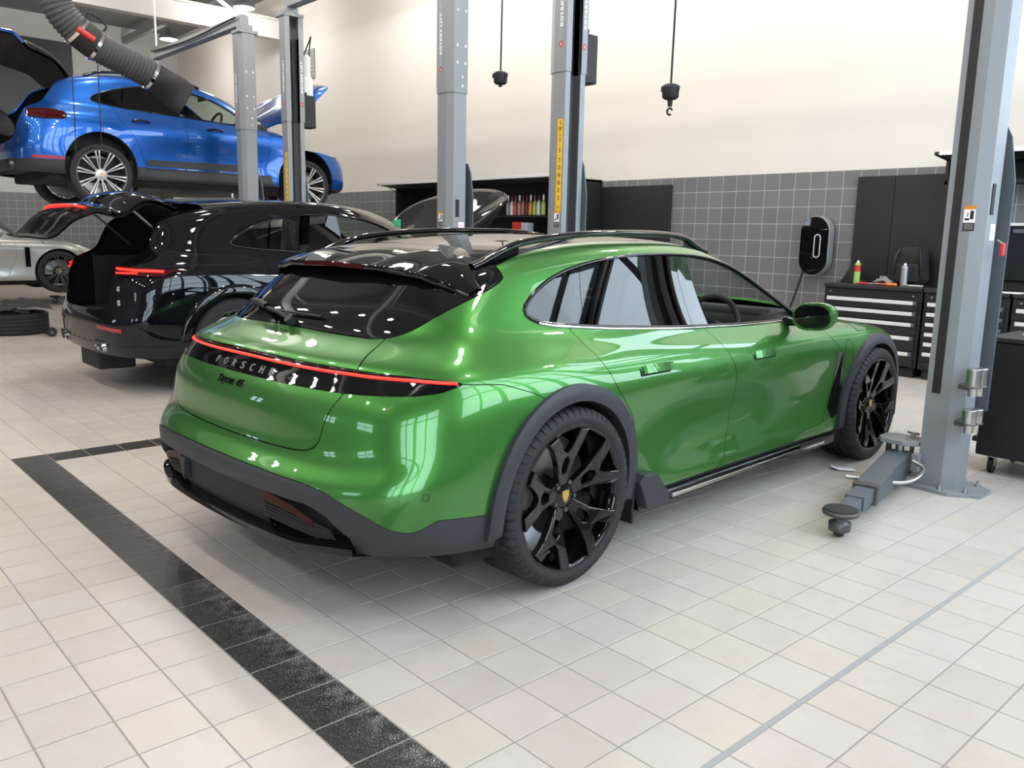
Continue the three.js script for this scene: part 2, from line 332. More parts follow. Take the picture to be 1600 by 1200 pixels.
  for (const t of pale.slice(0, 300)) put(part(floor, 'tile', t.a === 4 ? bg : tg, mats[t.k]), t);
  const rest = pale.slice(300), inst = new THREE.InstancedMesh(tg, mats[1], rest.length), d = new THREE.Object3D();
  rest.forEach((t, i) => { put(d, t); d.scale.set(1, 1, t.a === 4 ? W / T : 1); d.updateMatrix(); inst.setMatrixAt(i, d.matrix); const c = tone[t.k]; inst.setColorAt(i, lin(c[0] / .59, c[1] / .54, c[2] / .495)); });
  inst.name = 'tiles'; inst.userData.kind = 'stuff'; inst.userData.label = 'pale beige floor tiles farther off'; inst.receiveShadow = inst.castShadow = true; floor.add(inst);
  part(floor, 'joint_seal', bx(5 * T - .001, 5 * T + JOINT + .001, -.01, -.0008, ROOM.z0, ROOM.z1), std(lin(.34, .34, .34), .7), 'grey expansion joint');
}
const wallPaint = std(lin(0.70, 0.665, 0.62), 0.75), wallGrout = std(lin(.55, .56, .57), .8);
// back wall with tiled dado
const wallBack = structure('wall_back', bx(ROOM.x0 - .2, .7, DADO, ROOM.top, ROOM.z0 - .2, ROOM.z0), wallPaint);
const wallLeft = structure('wall_left', bx(ROOM.x0 - .2, ROOM.x0, DADO, ROOM.top, ROOM.z0, ROOM.z1), std(lin(.58, .58, .58), .75));
{
  const T = 0.2, thick = 0.008, g = new RoundedBoxGeometry(T - .006, T - .006, thick * 2, 1, .0015);
  const mats = [[.165, .167, .172], [.178, .179, .184], [.158, .16, .166], [.171, .172, .176]].map((c) => std(lin(...c), 0.3, 0, { map: grain }));
  part(wallBack, 'tile_bed', bx(ROOM.x0, ROOM.x1, 0, DADO, ROOM.z0 - .2, ROOM.z0), wallGrout); part(wallLeft, 'tile_bed', bx(ROOM.x0 - .2, ROOM.x0, 0, DADO, ROOM.z0, ROOM.z1), wallGrout);
  const list = [];
  for (let r = 0; r < 11; r++) { const y0 = DADO - (r + 1) * T, h = Math.min(T, DADO - r * T); if (h < .05) continue; const cy = Math.max(y0 + T / 2, .0 + h / 2);
    for (let i = 0; i < 126; i++) { const x = ROOM.x0 + (i + .5) * T, p = toPixel([x, cy, ROOM.z0]); list.push({ x, cy, z: ROOM.z0, sy: h / T, size: p && p[0] > 0 && p[0] < 1600 && x > -5.4 && x < -1.0 && cy > .7 ? 1 / p[2] : 0, k: Math.floor(rnd() * 4), w: 0 }); }
    for (let i = 0; i < 81; i++) { const z = ROOM.z0 + (i + .5) * T; list.push({ x: ROOM.x0, cy, z, sy: h / T, size: 0, k: Math.floor(rnd() * 4), w: 1 }); } }
  const back = list.filter((t) => !t.w).sort((a, b) => b.size - a.size), place = (o, t) => { o.position.set(t.w ? t.x - .0055 : t.x, t.cy, t.w ? t.z : t.z - .0055); o.rotation.y = t.w ? Math.PI / 2 : 0; o.scale.set(1, t.sy, 1); };
  for (const t of back.filter((q) => q.size > 0).slice(0, 300)) place(part(wallBack, 'wall_tile', g, mats[t.k]), t);
  const restB = back.filter((q) => q.size === 0).concat(back.filter((q) => q.size > 0).slice(300));
  for (const [wall, rest] of [[wallBack, restB], [wallLeft, list.filter((t) => t.w)]]) { const im = new THREE.InstancedMesh(g, mats[1], rest.length), d = new THREE.Object3D(); rest.forEach((t, i) => { place(d, t); d.updateMatrix(); im.setMatrixAt(i, d.matrix); }); im.name = 'wall_tiles'; im.userData.kind = 'stuff'; im.receiveShadow = true; wall.add(im); }
  // dark cladding high on the left wall, vents
  part(wallLeft, 'dark_panel', bx(ROOM.x0, ROOM.x0 + .05, 2.9, 5.9, -4.6, 9, .01), std(lin(.035, .04, .055), .5), 'dark blue wall panel');
  const vent = part(wallBack, 'vent_grille', bx(-15.4, -14.5, 4.55, 5.15, ROOM.z0, ROOM.z0 + .04, .01), std(lin(.3, .3, .31), .5)); for (let k = 0; k < 7; k++) part(vent, 'louvre', bx(-15.35, -14.55, 4.6 + k * .075, 4.63 + k * .075, ROOM.z0 + .03, ROOM.z0 + .055), std(lin(.25, .25, .26), .5));
}
// glazed wall to the right of the camera and behind it
function glazedWall(name, along, at, s0, s1, bays, y0, y1, trans, out, paint, yBase = 0) {
  const pieces = [], frame = std(lin(.03, .032, .036), .45), b = (a0, a1, c0, c1, t0, t1, r) => (along === 'z' ? bx(t0, t1, c0, c1, a0, a1, r) : bx(a0, a1, c0, c1, t0, t1, r));
  const t0 = Math.min(at, at + out * .2), t1 = Math.max(at, at + out * .2), mid = (t0 + t1) / 2;
  pieces.push(b(s0, s1, yBase, y0, t0, t1), b(s0, s1, y1, ROOM.top, t0, t1));
  let prev = s0; for (const [a, c] of bays) { pieces.push(b(prev, a, y0, y1, t0, t1)); prev = c; } pieces.push(b(prev, s1, y0, y1, t0, t1));
  const w = structure(name, pieces, paint);
  bays.forEach(([a, c], i) => {
    const win = new THREE.Group(); win.name = 'window_' + (windowCount++); win.userData.kind = 'structure'; scene.add(win);
    const m = .07; part(win, 'window_frame', [b(a, a + m, y0, y1, mid - .05, mid + .05), b(c - m, c, y0, y1, mid - .05, mid + .05), b(a, c, y0, y0 + m, mid - .05, mid + .05), b(a, c, y1 - m, y1, mid - .05, mid + .05)], frame);
    part(win, 'mullion', b((a + c) / 2 - .045, (a + c) / 2 + .045, y0, y1, mid - .05, mid + .05), frame); for (const t of trans) part(win, 'transom', b(a, c, t - .045, t + .045, mid - .05, mid + .05), frame);
    const ys = [y0, ...trans, y1]; for (const [p, q] of [[a, (a + c) / 2], [(a + c) / 2, c]]) for (let k = 0; k + 1 < ys.length; k++) part(win, 'pane', b(p, q, ys[k], ys[k + 1], mid - .004, mid + .004), M.clearPane);
  });
  return w;
}
let windowCount = 1;
M.clearPane = phy(lin(.93, .96, .96), 0, 0, { transmission: 1, ior: 1.45, thickness: 0 });
glazedWall('wall_right', 'z', ROOM.x1, ROOM.z0 - .2, .4, [[-7.24, -5.0], [-4.96, -2.7], [-2.66, -.4]], 1.25, 6.2, [2.9, 4.6], 1, std(lin(.14, .14, .145), .6));
glazedWall('wall_doors', 'z', ROOM.x1, .4, ROOM.z1 + .2, [[1.0, 2.9], [3.05, 4.95]], .06, 3.2, [2.3], 1, std(lin(.14, .14, .145), .6));
glazedWall('wall_corner', 'x', ROOM.z0, .7, ROOM.x1 + .2, [[.78, 3.26]], 2.4, 6.2, [4.3], -1, wallPaint, DADO);
glazedWall('wall_front', 'x', ROOM.z1, ROOM.x0 - .2, ROOM.x1, [[-13, -11.6], [-4.5, -3.1], [-.6, 1.6]], 1.5, 2.9, [2.2], 1, std(lin(.14, .14, .145), .6));
structure('ceiling', bx(ROOM.x0 - .2, ROOM.x1 + .2, ROOM.top, ROOM.top + .2, ROOM.z0 - .2, ROOM.z1 + .2), std(lin(.2, .2, .2), .8));
structure('yard', bx(-60, 60, -.3, -.2, -60, 60), std(lin(.25, .25, .25), .9));
{ // roof beams with ties between them
  const steel = std(lin(.66, .66, .65), .55); let n = 1;
  for (const x of [-15.5, -9.7, -3.9, 1.9]) { const bm = structure('trim_' + n++, [bx(x - .12, x + .12, 5.78, 5.82, ROOM.z0, ROOM.z1), bx(x - .12, x + .12, 5.4, 5.44, ROOM.z0, ROOM.z1), bx(x - .02, x + .02, 5.44, 5.78, ROOM.z0, ROOM.z1)], steel);
    for (let z = -6; z < 9; z += 3) part(bm, 'brace', cyl([x, 5.8, z], [x, 6.5, z + 1.2], .05, .05, 8), steel); }
  for (const z of [-5.9, -2.4, 1.2, 4.6]) structure('trim_' + n++, [bx(ROOM.x0, ROOM.x1, 6.1, 6.25, z - .06, z + .06)], std(lin(.3, .3, .3), .6));
}
// round hall lamps
{
  let first = true;
  for (const x of [-18.6, -14.6, -10.6, -8.6, -6.6, -4.6, -2.6, -.6, 1.4]) for (const z of x < -13 ? [-5.8, -1.8] : [-5.8, -1.8, 2.2, 6.2]) {
    const l = thing('hall_lamp', 'round grey high-bay lamp with a glowing lens under the roof', 'lamp', [x, 5.7, z], 0, 'high-bay lamps under the roof');
    part(l, 'housing', lathe([[0, .22], [.06, .22], [.08, .1], [.2, .07], [.22, 0], [.2, -.02], [.17, 0], [0, .0]], 28), M.liftGrey); part(l, 'rod', cyl([0, .2, 0], [0, .8, 0], .012, .012, 8), M.liftGrey);
    part(l, 'lens', lathe([[0, -.03], [.12, -.025], [.165, -.005], [.17, .005], [0, .005]], 28), std(lin(.9, .88, .84), .4, 0, { emissive: LAMP_COLOR, emissiveIntensity: 9 }), 'glowing lens');
    const p = new THREE.PointLight(LAMP_COLOR, LAMP_POWER); p.position.set(0, -.18, 0); p.shadow.radius = 4; p.castShadow = true; l.add(p);
  }
}
// ---------------------------------------------------------------- wheels: axle along x, outboard is +x, centre at the origin
function tyreGeo(R, W, rimR, sipes, grooves = [-0.5, -0.17, 0.17, 0.5]) {
  const h = W / 2, prof = [];
  prof.push([-h * 0.9, rimR - 0.012], [-h * 0.98, rimR + 0.012], [-h * 1.0, R - .042], [-h * 0.985, R - .027], [-h * 0.945, R - 0.014], [-h * 0.88, R - 0.005], [-h * 0.8, R - 0.001]);
  const g = W * 0.018;
  for (const c of grooves) { const x = c * h; prof.push([x - g * 1.3, R], [x - g, R - 0.007], [x + g, R - 0.007], [x + g * 1.3, R]); }
  prof.push([h * 0.8, R - 0.001], [h * 0.88, R - 0.005], [h * 0.945, R - 0.014], [h * 0.985, R - .027], [h * 0.99, R - .031], [h * 1.0, R - .034], [h * 1.0, R - .045], [h * 0.985, lerp(rimR, R, 0.2)], [h * 0.96, rimR + 0.006], [h * 0.9, rimR - 0.012]);
  const rows = []; for (let i = 0; i + 1 < prof.length; i++) { rows.push(prof[i]); if (Math.abs(prof[i + 1][0] - prof[i][0]) > W * 0.05) for (let k = 1; k < 3; k++) rows.push([lerp(prof[i][0], prof[i + 1][0], k / 3), lerp(prof[i][1], prof[i + 1][1], k / 3)]); }
  rows.push(prof[prof.length - 1]);
  const angs = []; const n = sipes || 60; for (let i = 0; i < n; i++) { const a = i / n; angs.push([a, 0]); if (sipes) angs.push([a + 0.035 / n, 1], [a + 0.17 / n, 1], [a + 0.205 / n, 0], [a + 0.58 / n, 0]); } angs.push([1, 0]);
  return sheet((b, a) => {
    const [t, cut] = angs[Math.round(a * (angs.length - 1))], [x, r0] = rows[Math.round(b * (rows.length - 1))];
    const ax = Math.abs(x) / h, onTread = r0 > R - 0.029 && ax > 0.56 && ax < 0.99, r = r0 - (cut && onTread ? 0.007 : 0);
    const th = (t + 0.25 * smooth(0.5, 1, ax) / n * Math.sign(x)) * Math.PI * 2; return [x, r * Math.cos(th), r * Math.sin(th)];
  }, rows.length - 1, angs.length - 1);
}
function dish(g, fn) { const p = g.attributes.position; for (let i = 0; i < p.count; i++) { const r = Math.hypot(p.getY(i), p.getZ(i)); p.setX(i, p.getX(i) + fn(r)); } g.computeVertexNormals(); return g; }
// an outline drawn in polar (radius, angle in degrees) in the wheel plane, extruded along x
function polarPlate(pts, holes, depth, bevel) {
  const c = ([r, a]) => [r * Math.cos(a * Math.PI / 180), r * Math.sin(a * Math.PI / 180)];
  const dens = (list) => { const o = []; list.forEach((p, i) => { const q = list[(i + 1) % list.length]; const A = c(p), B = c(q), n = Math.max(1, Math.ceil(Math.hypot(A[0] - B[0], A[1] - B[1]) / 0.02)); for (let k = 0; k < n; k++) o.push([lerp(A[0], B[0], k / n), lerp(A[1], B[1], k / n)]); }); return o; };
  const g = extrude(dens(pts), depth, bevel, holes.map(dens));
  return g.rotateY(Math.PI / 2).rotateX(Math.PI / 2);                           // outline into the y-z plane, depth along +x
}
function spin(g, k, n) { return g.clone().rotateX(k / n * Math.PI * 2); }
function ringX(r0, r1, x0, x1, seg = 64) { return lathe([[r0, x0], [r1, x0], [r1, x1], [r0, x1], [r0, x0]], seg).rotateZ(-Math.PI / 2); }
const crestMat = M.gold, wheelCache = new Map();
function wheelParts(key, R, W, rimR, style) {
  if (wheelCache.has(key)) return wheelCache.get(key);
  const h = W / 2, o = { tyre: toCreasedNormals(tyreGeo(R, W, rimR, style === 'taycan' ? 60 : 0), 0.5) };
  const rimIn = lathe([[rimR - 0.004, -h * 0.9], [rimR - 0.03, -h * 0.75], [rimR - 0.032, h * 0.2], [rimR - 0.018, h * 0.62], [rimR - 0.006, h * 0.86], [rimR + 0.004, h * 0.9], [rimR + 0.002, h * 0.945], [rimR - 0.012, h * 0.94], [rimR - 0.018, h * 0.86]], 72).rotateZ(-Math.PI / 2);
  o.barrel = rimIn;
  const f = (r) => h * (0.46 + 0.38 * smooth(0.03, rimR, r)), spokes = [];
  if (style === 'taycan') {
    const one = dish(polarPlate([[0.05, -26], [0.085, -21], [0.15, -18.5], [0.235, -22], [rimR - 0.012, -24], [rimR - 0.012, -13], [0.205, -5.5], [0.19, 0], [0.205, 5.5], [rimR - 0.012, 13], [rimR - 0.012, 24], [0.235, 22], [0.15, 18.5], [0.085, 21], [0.05, 26]],
      [[[0.1, -7], [0.15, -9], [0.168, -3], [0.168, 3], [0.15, 9], [0.1, 7]]], 0.022, 0.004), f);
    for (let k = 0; k < 5; k++) spokes.push(spin(one, k, 5));
    o.bolts = []; for (let k = 0; k < 5; k++) { const a = (k + 0.5) / 5 * Math.PI * 2; o.bolts.push(cyl([f(0.06) + 0.004, 0.058 * Math.cos(a), 0.058 * Math.sin(a)], [f(0.06) + 0.03, 0.058 * Math.cos(a), 0.058 * Math.sin(a)], 0.0105, 0.0095, 6)); }
  } else if (style === 'turbo') {                                               // ten slim twin spokes
    const arm = dish(polarPlate([[0.045, -9], [0.1, -7.5], [rimR - 0.012, -6.6], [rimR - 0.012, -2.6], [0.1, -1.6], [0.06, 0], [0.1, 1.6], [rimR - 0.012, 2.6], [rimR - 0.012, 6.6], [0.1, 7.5], [0.045, 9]], [], 0.016, 0.003), f);
    for (let k = 0; k < 10; k++) spokes.push(spin(arm, k, 10));
    o.bolts = [];
  } else {                                                                      // ten plain spokes
    const arm = dish(polarPlate([[0.045, -10], [0.1, -5], [rimR - 0.012, -4], [rimR - 0.012, 4], [0.1, 5], [0.045, 10]], [], 0.018, 0.003), f);
    for (let k = 0; k < 10; k++) spokes.push(spin(arm, k, 10));
    o.bolts = [];
  }
  o.spokes = spokes;
  o.hub = lathe([[0.0, f(0.03) - 0.02], [0.075, f(0.06) - 0.02], [0.075, f(0.06) + 0.012], [0.06, f(0.06) + 0.022], [0.04, f(0.04) + 0.024], [0.038, f(0.04) + 0.03], [0.0, f(0.04) + 0.033]], 40).rotateZ(-Math.PI / 2);
  const sh = [[-0.019, 0.022], [0, 0.0245], [0.019, 0.022], [0.0195, 0.002], [0.012, -0.014], [0, -0.026], [-0.012, -0.014], [-0.0195, 0.002]];
  o.crest = extrude(sh, 0.004, 0.0012).rotateY(Math.PI / 2).translate(f(0.04) + 0.03, 0, 0);
  const dR = rimR * 0.78; o.disc = lathe([[0.06, -0.02], [0.09, 0.01], [0.1, h * 0.1 - 0.02], [dR, h * 0.1 - 0.02], [dR, h * 0.1 - 0.05], [0.1, h * 0.1 - 0.05]], 48).rotateZ(-Math.PI / 2);
  const ca = []; for (let k = 0; k <= 10; k++) ca.push([dR + 0.02, -28 + 5.6 * k]); for (let k = 10; k >= 0; k--) ca.push([dR - 0.062, -28 + 5.6 * k]);
  o.caliper = polarPlate(ca, [], 0.06, 0.008).translate(h * 0.1 - 0.03, 0, 0);
  wheelCache.set(key, o); return o;
}
function addWheel(car, w, pos, left, mats, { spinA = 0, caliperA = Math.PI, capLabel } = {}) {
  const hub = part(car, 'wheel', [w.barrel], mats.barrel ?? mats.rim);
  hub.position.set(...pos); hub.rotation.y = left ? Math.PI : 0;
  part(hub, 'tyre', w.tyre, M.rubber, 'black rubber tyre');
  for (const s of w.spokes) { const m = part(hub, 'spoke', s, mats.rim); m.rotation.x = spinA; }
  part(hub, 'hub', w.hub, mats.hub ?? mats.rim);
  for (const b of w.bolts) { const m = part(hub, 'wheel_bolt', b, M.darkSteel); m.rotation.x = spinA; }
  part(hub, 'brake_disc', w.disc, M.disc, 'bare metal brake disc');
  const c = part(hub, 'brake_caliper', w.caliper, mats.caliper ?? M.caliper); c.rotation.x = caliperA;
  part(hub, 'centre_cap_crest', w.crest, M.gold, 'golden crest shaped like a shield');
  return hub;
}
// ---------------------------------------------------------------- the green estate car; (u forward of the rear axle, h up, v to the right), metres
const NET = parseNet([
  '-.95 .28 0|-.94 .28 .33|-.90 .28 .58|-.79 .275 .78|-.6 .26 .89|-.35 .24 .92|0 .22 .92|.35 .21 .90|.8 .20 .89|1.3 .20 .885|1.8 .20 .885|2.25 .21 .89|2.6 .21 .90|2.95 .21 .91|3.3 .21 .89|3.58 .20 .74|3.72 .19 .42|3.77 .19 0',
  '-.985 .345 0|-.975 .345 .33|-.935 .345 .61|-.815 .34 .82|-.61 .33 .925|-.35 .31 .955|0 .30 .95|.35 .28 .925|.8 .27 .912|1.3 .27 .908|1.8 .27 .908|2.25 .27 .915|2.6 .28 .93|2.95 .29 .94|3.3 .28 .92|3.63 .27 .77|3.79 .26 .43|3.83 .26 0',
  '-.99 .43 0|-.98 .43 .34|-.935 .43 .625|-.815 .43 .845|-.62 .43 .945|-.35 .42 .972|0 .42 .97|.35 .40 .94|.8 .38 .90|1.3 .38 .893|1.8 .38 .893|2.25 .39 .903|2.6 .41 .945|2.95 .43 .958|3.3 .41 .93|3.65 .38 .78|3.81 .36 .43|3.85 .36 0',
  '-.992 .515 0|-.982 .515 .34|-.935 .515 .63|-.815 .52 .855|-.625 .535 .955|-.35 .55 .978|0 .56 .975|.35 .53 .95|.8 .52 .905|1.3 .52 .897|1.8 .52 .90|2.25 .53 .908|2.6 .56 .95|2.95 .57 .962|3.3 .55 .93|3.64 .50 .77|3.79 .47 .43|3.83 .46 0',
  '-.925 .60 0|-.916 .60 .33|-.875 .605 .61|-.775 .62 .82|-.605 .645 .94|-.35 .67 .973|0 .68 .972|.35 .66 .955|.8 .65 .935|1.3 .65 .93|1.8 .65 .93|2.25 .66 .93|2.6 .69 .95|2.95 .70 .958|3.3 .67 .92|3.60 .60 .75|3.74 .57 .42|3.78 .56 0',
  '-.915 .745 0|-.905 .745 .325|-.86 .745 .60|-.76 .75 .805|-.59 .76 .925|-.34 .775 .962|0 .785 .963|.35 .76 .952|.8 .75 .945|1.3 .75 .942|1.8 .75 .94|2.25 .755 .935|2.6 .78 .935|2.95 .79 .935|3.3 .745 .885|3.52 .68 .72|3.66 .645 .41|3.70 .64 0',
  '-.845 .86 0|-.835 .86 .315|-.795 .86 .58|-.705 .857 .765|-.545 .853 .895|-.33 .86 .935|0 .87 .932|.35 .845 .925|.8 .84 .92|1.3 .835 .918|1.8 .83 .915|2.25 .835 .90|2.6 .85 .885|2.93 .855 .87|3.2 .815 .82|3.38 .745 .66|3.48 .72 .38|3.51 .715 0',
  '-.805 .925 0|-.795 .925 .305|-.755 .922 .55|-.67 .917 .72|-.525 .912 .84|-.32 .92 .875|0 .93 .87|.35 .915 .87|.8 .905 .868|1.3 .895 .866|1.8 .885 .858|2.25 .885 .83|2.55 .895 .79|2.78 .885 .72|2.97 .855 .60|3.05 .83 .47|3.1 .82 .28|3.12 .815 0',
  '-.665 .98 0|-.655 .98 .285|-.615 .978 .51|-.535 .978 .67|-.42 .982 .77|-.25 .985 .805|.03 .99 .808|.35 .985 .812|.8 .97 .815|1.3 .955 .815|1.8 .94 .80|2.2 .93 .75|2.38 .945 .66|2.47 .96 .55|2.53 .97 .44|2.57 .975 .32|2.59 .98 .17|2.60 .98 0',
  '-.60 1.06 0|-.59 1.06 .28|-.55 1.055 .49|-.475 1.055 .63|-.36 1.065 .715|-.17 1.07 .75|.06 1.075 .757|.35 1.07 .762|.8 1.06 .765|1.3 1.045 .763|1.76 1.03 .745|2.05 1.02 .70|2.2 1.03 .62|2.28 1.045 .52|2.34 1.055 .41|2.375 1.06 .3|2.395 1.065 .16|2.40 1.065 0',
  '-.475 1.155 0|-.465 1.155 .27|-.43 1.15 .46|-.365 1.15 .585|-.26 1.16 .66|-.09 1.165 .698|.10 1.17 .705|.37 1.17 .71|.8 1.165 .713|1.28 1.155 .71|1.65 1.14 .69|1.86 1.13 .645|1.98 1.14 .57|2.06 1.15 .48|2.11 1.16 .385|2.145 1.168 .28|2.165 1.172 .15|2.17 1.173 0',
  '-.36 1.232 0|-.35 1.232 .26|-.32 1.228 .44|-.26 1.228 .545|-.16 1.235 .61|-.01 1.25 .643|.15 1.258 .652|.4 1.272 .658|.8 1.287 .66|1.22 1.275 .655|1.5 1.25 .635|1.67 1.235 .59|1.77 1.24 .52|1.84 1.25 .44|1.89 1.258 .35|1.925 1.265 .26|1.94 1.27 .14|1.95 1.27 0',
  '-.15 1.298 0|-.14 1.298 .22|-.1 1.297 .37|-.03 1.298 .45|.05 1.305 .5|.17 1.318 .53|.3 1.33 .545|.5 1.342 .555|.8 1.350 .555|1.1 1.345 .55|1.3 1.333 .53|1.42 1.322 .49|1.5 1.322 .43|1.55 1.325 .365|1.59 1.328 .295|1.615 1.33 .22|1.63 1.332 .12|1.635 1.332 0',
  '.1 1.342 0|.1 1.342 .12|.13 1.342 .2|.18 1.345 .24|.25 1.35 .265|.34 1.356 .28|.45 1.362 .29|.6 1.368 .295|.8 1.372 .295|1.0 1.37 .29|1.12 1.367 .28|1.2 1.363 .255|1.26 1.36 .225|1.3 1.358 .19|1.33 1.357 .155|1.35 1.356 .115|1.36 1.356 .06|1.365 1.356 0',
  '.35 1.365 0|.36 1.365 0|.38 1.366 0|.42 1.368 0|.47 1.37 0|.53 1.372 0|.6 1.374 0|.7 1.376 0|.8 1.377 0|.9 1.377 0|.96 1.376 0|1.0 1.375 0|1.03 1.374 0|1.05 1.373 0|1.07 1.372 0|1.08 1.372 0|1.09 1.371 0|1.09 1.371 0',
]);
const planAngle = (p) => Math.atan2(p[2], -(p[0] + 0.35));
{
  const TURN = 2.8 * Math.PI / 180, O = [-1.0019, 0, -0.2224];
  const car = thing('estate_car', 'metallic green estate car with black roof rails and grey wheel arch cladding', 'car', O, TURN);
  const full = splineSurface(NET, 12, 10, 2);
  const side = finder(full, 0, 1, 2, 1, (p) => p[6] > 3 && p[6] < 15.5), rear = finder(full, 2, 1, 0, -1, (p) => p[6] < 5), topF = finder(full, 0, 2, 1, 1);
  // wheel openings
  const RW = [0, 0.362], FW = [2.904, 0.362];
  const wheelHole = (p) => Math.min(Math.hypot(p[0] - RW[0], p[1] - RW[1]) - 0.392, Math.hypot(p[0] - FW[0], p[1] - FW[1]) - 0.392);
  let rest = split(full, wheelHole)[1];
  const whole = rest;
  // side windows
  const dlo = chaikin([[-.085, 1.075], [-.04, 1.035], [.06, 1.018], [.4, .987], [.9, .958], [1.4, .94], [2.0, .93], [2.24, .922], [2.2, .955], [1.98, 1.075], [1.8, 1.16], [1.6, 1.226], [1.35, 1.272], [1.05, 1.288], [.75, 1.284], [.45, 1.262], [.2, 1.215], [.03, 1.15]], 2);
  const dloD = polyDist(dlo), dloF = (p) => Math.max(dloD(p[0], p[1]), (p[6] - 11.25) * 0.15, (3.6 - p[6]) * 0.15);
  let glass; [glass, rest] = carve(rest, dloF); glass = fairGlass(glass);
  let q, rearPane, frontPane, bTrim;
  [q, rearPane] = carve(glass, (p) => p[0] - lerp(.235, .34, (p[1] - .99) / .27), 0.0015);
  [rearPane, frontPane] = carve(rearPane, (p) => p[0] - lerp(1.0, 1.06, (p[1] - .95) / .33), 0.0015);
  [bTrim, frontPane] = carve(frontPane, (p) => p[0] - lerp(1.14, 1.17, (p[1] - .95) / .33), 0.003);
  // rear window with its black surround, roof, windscreen
  const rearBlack = polyDist(chaikin([[-.75, 1.02], [-.6, .983], [-.4, .984], [0, .992], [.4, .984], [.56, .982], [.625, 1.01], [.66, 1.06], [.69, 1.13], [.675, 1.205], [.60, 1.272], [.5, 1.40], [-.6, 1.4], [-.7, 1.2]], 2));
  let hatchGlass; [hatchGlass, rest] = carve(rest, (p) => Math.max(rearBlack(p[2], p[1]), p[0] + 0.10), 0.0015);
  let screen; [screen, rest] = carve(rest, (p) => Math.max((11.75 - p[6]) * 0.1, (8.12 - p[7]) * 0.1, (p[7] - 12.0) * 0.08), 0.001);
  let roof; const roofPoly = polyDist(chaikin([[-.5, 0], [-.5, .64], [-.12, .63], [.1, .58], [.4, .56], [.9, .562], [1.25, .545], [1.5, .47], [1.7, .3], [1.8, 0], [1.8, -.5], [-.5, -.5]], 1));
  [roof, rest] = carve(rest, (p) => Math.max(roofPoly(p[0], p[2]), 1.2 - p[1]), 0.001);
  // lamp band across the tail
  const band = polyDist([[-.3, .903], [.4, .903], [.95, .897], [1.2, .884], [1.36, .866], [1.395, .857], [1.3, .834], [1.2, .824], [.95, .82], [.4, .82], [-.3, .82]]);
  const bandF = (p) => Math.max(band(planAngle(p), p[1]) * 0.9, p[0] + 0.3);
  let lamp; [lamp, rest] = carve(rest, bandF, 0.001);
  // tailgate
  const gate = polyDist(chaikin([[-.6, .60], [0, .597], [.42, .603], [.52, .611], [.57, .64], [.58, .70], [.595, .76], [.62, .81], [.637, .86], [.625, .91], [.585, .945], [.56, .98], [.56, 1.02], [-.6, 1.02]], 2));
  const gateF = (p) => Math.max(gate(p[2], p[1]), p[0] + 0.2);
  let tailgate; [tailgate, rest] = carve(rest, gateF, 0.0022);
  // lower cladding of the tail, its recess
  const hc = line([[0, .524], [.44, .523], [.75, .517], [.86, .503], [.985, .447], [1.09, .388], [1.15, .372], [1.19, .376], [1.26, .41], [1.54, .385], [1.7, .3]]);
  const hc2 = line([[0, .448], [.6, .45], [.78, .448], [.86, .42], [.92, .375], [.965, .34], [1.0, .2]]);
  let clad; [clad, rest] = carve(rest, (p) => Math.max(p[1] - hc(planAngle(p)), p[0] + 0.28), 0.0012);
  let recess; [recess, clad] = carve(clad, (p) => p[1] - hc2(planAngle(p)), 0);
  // bumper skin, doors, wings
  let bumper; const seam = line([[-.52, .858], [-.36, .845], [-.22, .80], [-.1, .74]]);
  [bumper, rest] = carve(rest, (p) => Math.max(p[1] - seam(p[0]), p[0] + 0.1, (p[6] > 9 ? 1 : -1)), 0.0016);
  const sill = (u) => lerp(.252, .262, clamp(u / 2, 0, 1));
  const gRear = [[.12, 1.03], [.2, .9], [.28, .76], [.4, .62], [.455, .45], [.5, .3], [.56, .235], [1.15, .235], [1.235, .3], [1.27, .45], [1.262, .6], [1.225, .75], [1.13, .9], [1.06, .975], [1.06, 1.4], [.12, 1.4]];
  let rearDoor; const rd = polyDist(gRear); [rearDoor, rest] = carve(rest, (p) => Math.max(rd(p[0], p[1]), (3 - p[6]) * .1, 0.9 - p[2] * 1.2, p[1] - 1.1), 0.0018);
  const gFront = [[1.06, .96], [1.13, .9], [1.225, .75], [1.262, .6], [1.27, .45], [1.235, .3], [1.2, .235], [2.2, .235], [2.28, .3], [2.36, .45], [2.4, .62], [2.39, .75], [2.28, .86], [2.2, .95]];
  let frontDoor; const fd = polyDist(gFront); [frontDoor, rest] = carve(rest, (p) => Math.max(fd(p[0], p[1]), (3 - p[6]) * .1, 0.9 - p[2] * 1.2, p[1] - 1.02), 0.0018);
  let skirt; [skirt, rest] = carve(rest, (p) => Math.max(p[1] - .245, -p[0], p[0] - 2.9), 0.001);
  let skirtB; [skirtB, rearDoor] = carve(rearDoor, (p) => p[1] - .248, 0.001);
  let skirtC; [skirtC, frontDoor] = carve(frontDoor, (p) => p[1] - .248, 0.001);
  let hood; [hood, rest] = carve(rest, (p) => Math.max((12.25 - p[6]) * .1, (5.6 - p[7]) * .1, (p[7] - 8.1) * .1), 0.0018);
  let nose; [nose, rest] = carve(rest, (p) => Math.max(3.22 - p[0] + (p[1] - .5) * .25, p[1] - .84), 0.0018);
  let wing; [wing, rest] = carve(rest, (p) => Math.max(2.2 - p[0], p[1] - .95), 0.001);
  const both = (s) => [...s, ...mirrored(s)];
  const pair = (name, s, mat, fl, label) => [part(car, name, soupGeo(s, fl), mat, label), part(car, name, soupGeo(mirrored(s), fl), mat, label)];
